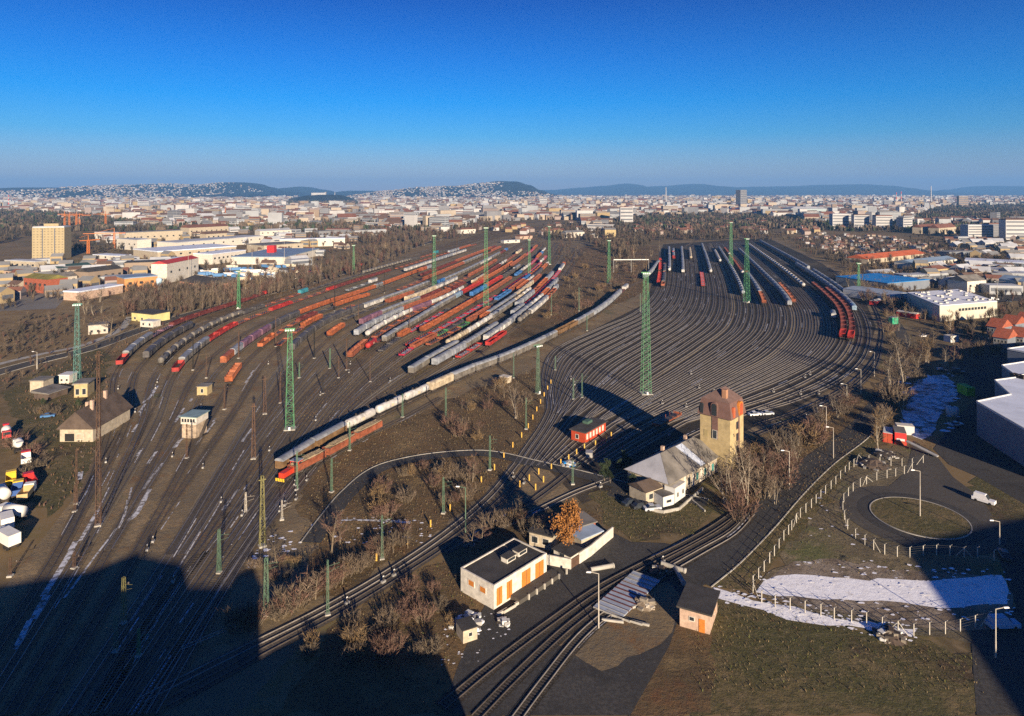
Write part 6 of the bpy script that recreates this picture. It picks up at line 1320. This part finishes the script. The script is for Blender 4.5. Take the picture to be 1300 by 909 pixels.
# citadel on its hill, statue and distant stacks
zc = HILL[4][4](405, .97); t = thing('citadel', ((405-650)/CF*6200, 6180, zc-6), 0, 'long pale citadel wall on top of the dark hill', 'fortress')
b = MB(); b.box(-60, 70, -15, 15, 0, 24); b.obj('rampart', t, PAL[1]); b = MB(); b.box(60, 74, -8, 8, 24, 30); b.obj('bastion', t, PAL[0]); b = MB(); b.tube((150,0,-10),(150,0,34),4,1.5,6); b.obj('statue_column', t, PAL[1])
for px, ba, tp, lb in ((845.5,262,237.5,'thin white chimney on the skyline right of centre'),(166,262,252,'thin chimney in the far left city'),(1138,262,244,'red and white chimney at the right skyline'),(1144,262,243,'taller red and white chimney beside the first'),(11,262,247.5,'red and white mast at the far left skyline'),(1182,262,236,'thin mast at the far right skyline')):
    D = CH*CF/(ba-CY); h = (ba-tp)/(ba-CY)*CH; t = thing('chimney_stack', ((px-650)/CF*D, D, 0), 0, lb, 'chimney'); red = 'red' in lb
    for q in range(6): b = MB(); b.tube((0,0,h*q/6),(0,0,h*(q+1)/6), 3.4-q*.3, 3.1-q*.3, 8); b.obj('shaft_band', t, mat('stack_red', (.5,.08,.06), .7, .1) if red and q % 2 else PAL[1])
# cranes
m_crane = mat('crane_orange', (.5, .16, .04), .6, .1)
for k, (px, ba, tp) in enumerate([(82,292,272),(88,292,274),(97,292,273),(101,292,275),(134,290,272),(145,315,296),(112,322,305),(286,276,264),(296,312,318)][:8]):
    D = CH*CF/(ba-CY); h = (ba-tp)/(ba-CY)*CH; t = thing('tower_crane', ((px-650)/CF*D, D, 0), k*.7, f'orange tower crane, {ordw(k+1)} counted from the left edge cluster outward', 'crane', 'cranes in the left city')
    b = MB(); lattice(b, h, 1.2, 1.0, .35, 10); b.obj('tower', t, m_crane); b = MB(); b.tube((-14,0,h),(38,0,h),.8,.5,4); b.tube((0,0,h),(0,0,h+7),.6,.3,4); b.tube((0,0,h+7),(26,0,h),.2,.2,3); b.obj('jib', t, m_crane); b = MB(); b.box(-14,-10,-1.2,1.2,h-3,h-.5); b.obj('counterweight', t, PAL[4])
# ---------------------------------------------------------------- industrial quarter at the left
m_blueg = mat('blue_grey_roof', (.20, .27, .36), .6, .2, .1); m_orb = mat('orange_render', (.50, .24, .09), .85, .15, .3); m_moss = mat('mossy_roof', (.17, .15, .04), .9, .4, .15); m_salm = mat('salmon_render', (.52, .26, .18), .85, .2, .3)
I = [((30,370),(60,373),16,11,'red brick factory with mossy sloping roof','gable',3,m_brick,m_moss,5),((60,366),(98,362),18,8,'grey shed beside the red brick factory','gable',3,m_pconc,m_slate,4),
 ((100,382),(156,372),14,6,'long white-roofed low hall at the field edge','flat',1,m_pink,m_rooff,0),((158,370),(200,366),20,10,'orange rendered block with blue-grey roof','flat',.8,m_orb,m_blueg,3),((158,350),(207,348),18,12,'tan office block with tall windows','flat',.6,PAL[3],m_felt,8),
 ((212,360),(252,350),14,17,'white block with red roof and pale tower strip','gable',2.5,m_white,mat('bright_red_roof', (.40,.045,.04), .7, .15),4),((228,366),(262,372),26,6,'salmon sawtooth factory with dark roof','gable',4,m_salm,m_felt,6),((112,362),(156,356),18,11,'long tan warehouse left of the orange block','gable',3,PAL[3],m_felt,5),
 ((6,342),(45,344),12,9,'cream hall with yellow base near the ochre panel block','flat',.8,m_creamw,ROOFS[3],6),((75,350),(118,346),24,7,'dark green roofed workshop','gable',2.5,PAL[4],mat('dark_green_roof', (.04,.08,.07), .7, .2),4),((5,352),(28,354),14,6,'small pinkish shed left of the red brick factory','flat',.6,m_pink,m_slate,3),
 ((148,316),(174,318),20,14,'white cube office in the left quarter','flat',.6,m_white,ROOFS[3],4),((158,310),(232,306),22,17,'long cream office block with window rows','flat',.8,m_creamw,ROOFS[2],14),((200,330),(300,322),60,9,'huge cream hall with stepped white roof','flat',1.2,m_creamw,m_rooff,12),((225,318),(335,308),40,10,'long white hall with ribbon windows','flat',1,m_white,ROOFS[3],14),
 ((270,336),(312,330),26,11,'white bay-fronted hall behind the lorry park','flat',.8,m_white,m_rooff,8),((335,322),(385,318),40,10,'long cream hall right of the red tower sign','flat',.8,m_creamw,m_slate,4),((362,336),(405,324),60,8,'large hall with dark blue-grey flat roof','flat',.8,m_white,m_blueg,4),((355,314),(438,312),18,11,'long white warehouse at the back of the lorry park','flat',.6,m_white,m_rooff,8),
 ((120,303),(146,304),16,11,'white building by the orange cranes','flat',.6,m_white,ROOFS[3],4),((240,300),(290,297),26,15,'cream school-like building with red roof','gable',5,m_creamw,ROOFS[0],8),((262,306),(292,304),18,11,'cream building with brown roof','gable',4,m_creamw,ROOFS[1],5),((330,300),(370,298),20,9,'low white workshop row among the left trees','gable',3,m_white,ROOFS[3],6),
 ((200,303),(225,300),18,8,'pale low building with red gable','gable',5,PAL[0],ROOFS[0],3),((40,336),(78,334),14,5,'low pale canopy under the ochre panel block','flat',.6,PAL[6],ROOFS[3],3),((118,330),(150,332),16,6,'low white workshop in the left lot','flat',.6,m_white,m_rooff,3),((182,384),(198,384),0.1,0.1,None,'flat',.1,m_white,m_white,0),
 ((210,338),(262,334),18,7,'green-fronted low depot building','flat',.6,m_white,m_rooff,6),((258,384),(290,376),12,4,'low dark roofed shed beside the trees','gable',2,PAL[4],m_felt,2),((405,302),(440,300),18,11,'glass-fronted teal office block','flat',.6,PAL[4],ROOFS[2],8),((450,300),(490,298),18,10,'grey office block with blue band','flat',.6,PAL[6],ROOFS[2],8),
 ((585,297),(604,296),14,8,'bright cream villa at the far yard end','hip',3,m_white,ROOFS[0],3),((640,309),(660,308),10,4,'low white shed at the end of the left yard','flat',.5,m_white,ROOFS[3],2),((660,304),(676,303),12,5,'low pink shed at the far yard end','gable',2,m_pink,ROOFS[0],2),((719,302),(742,301),16,9,'white gabled store behind the scrub','gable',3,m_white,ROOFS[2],2),((768,302),(782,302),12,14,'yellow tall house behind the gantry','gable',3,m_yelw,ROOFS[2],2),((748,303),(760,302),12,7,'white low house beside the yellow tall house','flat',.5,m_white,ROOFS[3],2)]
for p1, p2, D_, H_, lb, rf_, rs, wm_, rm_, nw_ in I:
    if lb: house('industrial_hall', p1, p2, D_, H_, lb, 'building', wm_, rf_, rs, rm_, .3, far=True, nw=min(nw_, 9), ww=2.6, wh=2.0, wz=H_*.5, grp='buildings of the left industrial quarter')
t = thing('advertising_tower', G(345, 330), 0, 'bright red square tower sign above the lorry park', 'tower sign'); b = MB(); b.box(-2,2,-2,2,0,9); b.obj('column', t, m_brick); b = MB(); b.box(-4.2,4.2,-4.2,4.2,9,17); b.obj('sign_box', t, mat('sign_red', (.5,.02,.02), .5, .05))
t = thing('water_tank', G(202, 368), 0, 'pale blue upright tank right of the orange block', 'tank'); b = MB(); b.lathe([(2.2,0),(2.2,9),(1.2,9.8)], 14); b.obj('shell', t, mat('pale_blue_tank', (.40,.56,.66), .5, .05), True)
# right quarter: halls, flats, allotment huts
J = [((1160,342),(1215,336),20,6,'row of white arched workshop roofs','gable',3,m_white,m_blueg,6),((1225,338),(1300,342),30,6,'shaded blue-walled hall at the right edge','flat',.8,m_wall_sh,m_rooff,0),((1228,372),(1252,370),16,9,'white and dark gabled house right of the retail hall','gable',4,m_white,m_slate,3),((1268,368),(1300,372),16,9,'white building with grey roof at the right edge','gable',3,m_white,m_blueg,4),
 ((1205,328),(1240,326),16,7,'long shaded low hall behind the workshops','flat',.6,m_wall_sh,ROOFS[2],0),((1290,355),(1330,356),20,6,'white-roofed store at the far right','flat',.6,m_white,m_rooff,0),((1185,352),(1205,350),12,7,'small yellow pavilion with a red hip roof','hip',3,m_yelw,ROOFS[0],2),((1192,298),(1214,296),18,12,'red-roofed school on the right','gable',7,m_creamw,ROOFS[0],5),((1170,297),(1190,295),16,12,'cream block with red roof beside the school','gable',5,m_creamw,ROOFS[0],4),((1110,352),(1140,350),14,4,'low white shed by the allotments','gable',2,m_white,ROOFS[3],2)]
for p1, p2, D_, H_, lb, rf_, rs, wm_, rm_, nw_ in J: house('trade_hall', p1, p2, D_, H_, lb, 'building', wm_, rf_, rs, rm_, .3, far=True, nw=min(nw_, 6), ww=2.4, wh=1.8, wz=H_*.5, grp='buildings of the right quarter')
def smalls(zone, n, name, label, cat, grp, meshes, seed, px=True, rzr=(-.5, .9)):
    rr = random.Random(seed); P = (sample_px if px else sample)(zone, n, rr); P.sort(key=lambda p: p[0]/p[1])
    for i, (x, y) in enumerate(P):
        k = rr.randrange(len(meshes)); tag(link(name, meshes[k][0], None, (x, y, 0), rr.uniform(*rzr)), f'{meshes[k][1]} {label}, {ordw(i+1)} from the left {grp}', cat, f'{label}s {grp}')
hm = []
for wi, ri, cn in ((0,0,'cream'),(1,1,'white'),(3,1,'brown'),(2,0,'pinkish'),(6,2,'grey'),(4,1,'dark')): b = MB(); box_bld(b, 0, 0, 0, 6, 5, 3, 0, PAL[wi], ROOFS[ri], True); hm.append((b.mesh('garden_hut'), cn))
smalls([(1010,306),(1040,296),(1120,300),(1230,318),(1200,330),(1120,330),(1060,325)], 230, 'garden_hut', 'garden hut', 'hut', 'in the allotments', hm, 51)
hb_ = []
for wi, ri, cn in ((0,0,'cream'),(1,0,'white'),(2,1,'pinkish'),(5,0,'ochre')): b = MB(); box_bld(b, 0, 0, 0, 13, 10, 6, 0, PAL[wi], ROOFS[ri], True); hb_.append((b.mesh('villa'), cn))
smalls([(790,300),(800,285),(900,278),(1000,284),(1100,290),(1010,300),(900,296)], 70, 'villa', 'villa', 'house', 'among trees behind the right yard', hb_, 52)
smalls([(600,292),(640,284),(735,284),(745,300),(690,300)], 24, 'villa', 'villa', 'house', 'behind the left yard end', hb_, 53)
smalls([(1210,345),(1300,345),(1300,372),(1255,378),(1215,360)], 0, 'villa', 'villa', 'house', 'x', hb_, 54)
cm = []
for cn, cc in (('white', (.7,.7,.7)), ('silver', (.45,.47,.5)), ('dark', (.04,.045,.05)), ('blue', (.06,.16,.34)), ('red', (.4,.03,.03))):
    b = MB(); m = mat('car_' + cn, cc, .3, 0, spec=.5); b.box(-2.1,2.1,-.88,.88,.3,.85,m); b.hexa([(-1.5,-.8,.86),(1.0,-.8,.86),(1.0,.8,.86),(-1.5,.8,.86)], [(-1.1,-.7,1.45),(.4,-.7,1.45),(.4,.7,1.45),(-1.1,.7,1.45)], m_glassd)
    for sx in (-1.3,1.3):
        for sy in (-.8,.8): b.tube((sx,sy-.1,.33),(sx,sy+.1,.33),.33,n=8,m=m_black)
    cm.append((b.mesh('parked_car'), cn))
smalls([(130,340),(205,330),(210,345),(150,352)], 50, 'parked_car', 'parked car', 'car', 'in the left quarter lot', cm, 61)
smalls([(290,345),(400,335),(410,345),(380,362),(300,362)], 60, 'parked_car', 'parked car', 'car', 'in the lorry park lot', cm, 62)
smalls([(1180,352),(1300,348),(1300,362),(1240,366),(1185,362)], 60, 'parked_car', 'parked car', 'car', 'in the right trade lot', cm, 63)
smalls([(1215,440),(1290,436),(1300,460),(1240,470)], 0, 'parked_car', 'parked car', 'car', 'x', cm, 64)
lm = []
for cn, cc in (('white', (.68,.67,.64)), ('cream', (.55,.48,.36)), ('blue', (.08,.2,.4))): b = MB(); b.box(-6,3.5,-1.25,1.25,1,3.7,mat('box_'+cn, cc, .5, .05)); b.box(3.8,6,-1.2,1.2,.8,3,mat('box_'+cn, (0,0,0))); b.box(-6,6,-.9,.9,.5,.98,m_iron); lm.append((b.mesh('box_lorry'), cn))
smalls([(225,350),(300,340),(385,338),(385,352),(300,358),(230,360)], 44, 'box_lorry', 'box lorry', 'lorry', 'in the lorry park', lm, 65)
for k_, z_ in enumerate([[(120,345),(210,328),(215,345),(150,358)],[(285,350),(400,334),(415,345),(380,366),(300,366)],[(0,360),(30,352),(60,358),(100,362),(70,392),(0,395)],[(60,340),(130,332),(150,352),(100,368),(50,352)],[(235,368),(300,362),(330,372),(280,388)]]): sheet('asphalt_yard', z_, .06 + .004*k_, mat('pale_hardstanding', (.17,.155,.135), .9, .3, .03))
sheet('asphalt_yard', [(1180,346),(1310,342),(1330,376),(1270,380),(1185,366)], .062, m_asph2); sheet('asphalt_yard', [(1100,352),(1170,345),(1190,366),(1130,368)], .058, m_asph2)
sm = []
for wi, ri, cn, w_, d_, h_ in ((0,1,'cream',14,9,5),(1,3,'white',20,12,6),(3,2,'brown',18,10,5),(2,0,'pinkish',12,9,6),(6,3,'grey',24,14,7),(5,2,'ochre',12,10,8)): b = MB(); box_bld(b, 0, 0, 0, w_, d_, h_, 0, PAL[wi], ROOFS[ri], h_ != 7, 1); sm.append((b.mesh('workshop'), cn))
smalls([(0,345),(60,335),(140,325),(200,318),(240,345),(160,362),(100,372),(0,385)], 46, 'workshop', 'workshop', 'workshop', 'in the left quarter', sm, 71)
smalls([(130,302),(250,292),(470,284),(560,292),(480,305),(300,316),(150,316)], 70, 'workshop', 'workshop', 'workshop', 'before the city', sm, 72)
smalls([(300,320),(440,305),(470,315),(430,335),(330,345)], 16, 'workshop', 'workshop', 'workshop', 'near the tower sign', sm, 73)
smalls([(1090,350),(1180,340),(1300,345),(1300,375),(1200,372),(1120,368)], 34, 'workshop', 'workshop', 'workshop', 'in the trade quarter', sm, 74)
smalls([(1160,305),(1300,305),(1300,335),(1240,330)], 34, 'workshop', 'workshop', 'workshop', 'below the right flats', sm, 75)
woods('quarter_trees', [([(0,395),(0,345),(200,318),(480,292),(470,320),(240,372),(100,380)], 420, (5,10), mw + mwd), ([(1080,340),(1300,345),(1300,432),(1200,430),(1150,400),(1110,372)], 300, (4,9), mw + mwd), ([(1150,300),(1300,305),(1300,345),(1200,340)], 260, (5,10), mwd), ([(0,400),(0,500),(60,470),(130,440),(250,402),(180,395)], 160, (1.5,4), mw)], 77)
# ---------------------------------------------------------------- haze (closed box round everything but the sky)
hz = MB(); hz.box(-32000, 32000, -400, 30000, -4, 620); hzo = hz.obj('haze'); tag(hzo, kind='stuff')
hm_ = bpy.data.materials.new('haze'); hm_.use_nodes = True; t_ = hm_.node_tree; t_.nodes.clear(); o_ = t_.nodes.new('ShaderNodeOutputMaterial'); v_ = t_.nodes.new('ShaderNodeVolumePrincipled')
v_.inputs['Color'].default_value = (.22, .52, 1.0, 1); v_.inputs['Density'].default_value = HAZE; v_.inputs['Anisotropy'].default_value = 0.0; t_.links.new(v_.outputs[0], o_.inputs['Volume']); hzo.data.materials.append(hm_)
print('TREES', NTREE, 'CITY', len(cands), 'dup labels', [k for k, v in LABELS.items() if v > 1][:10])
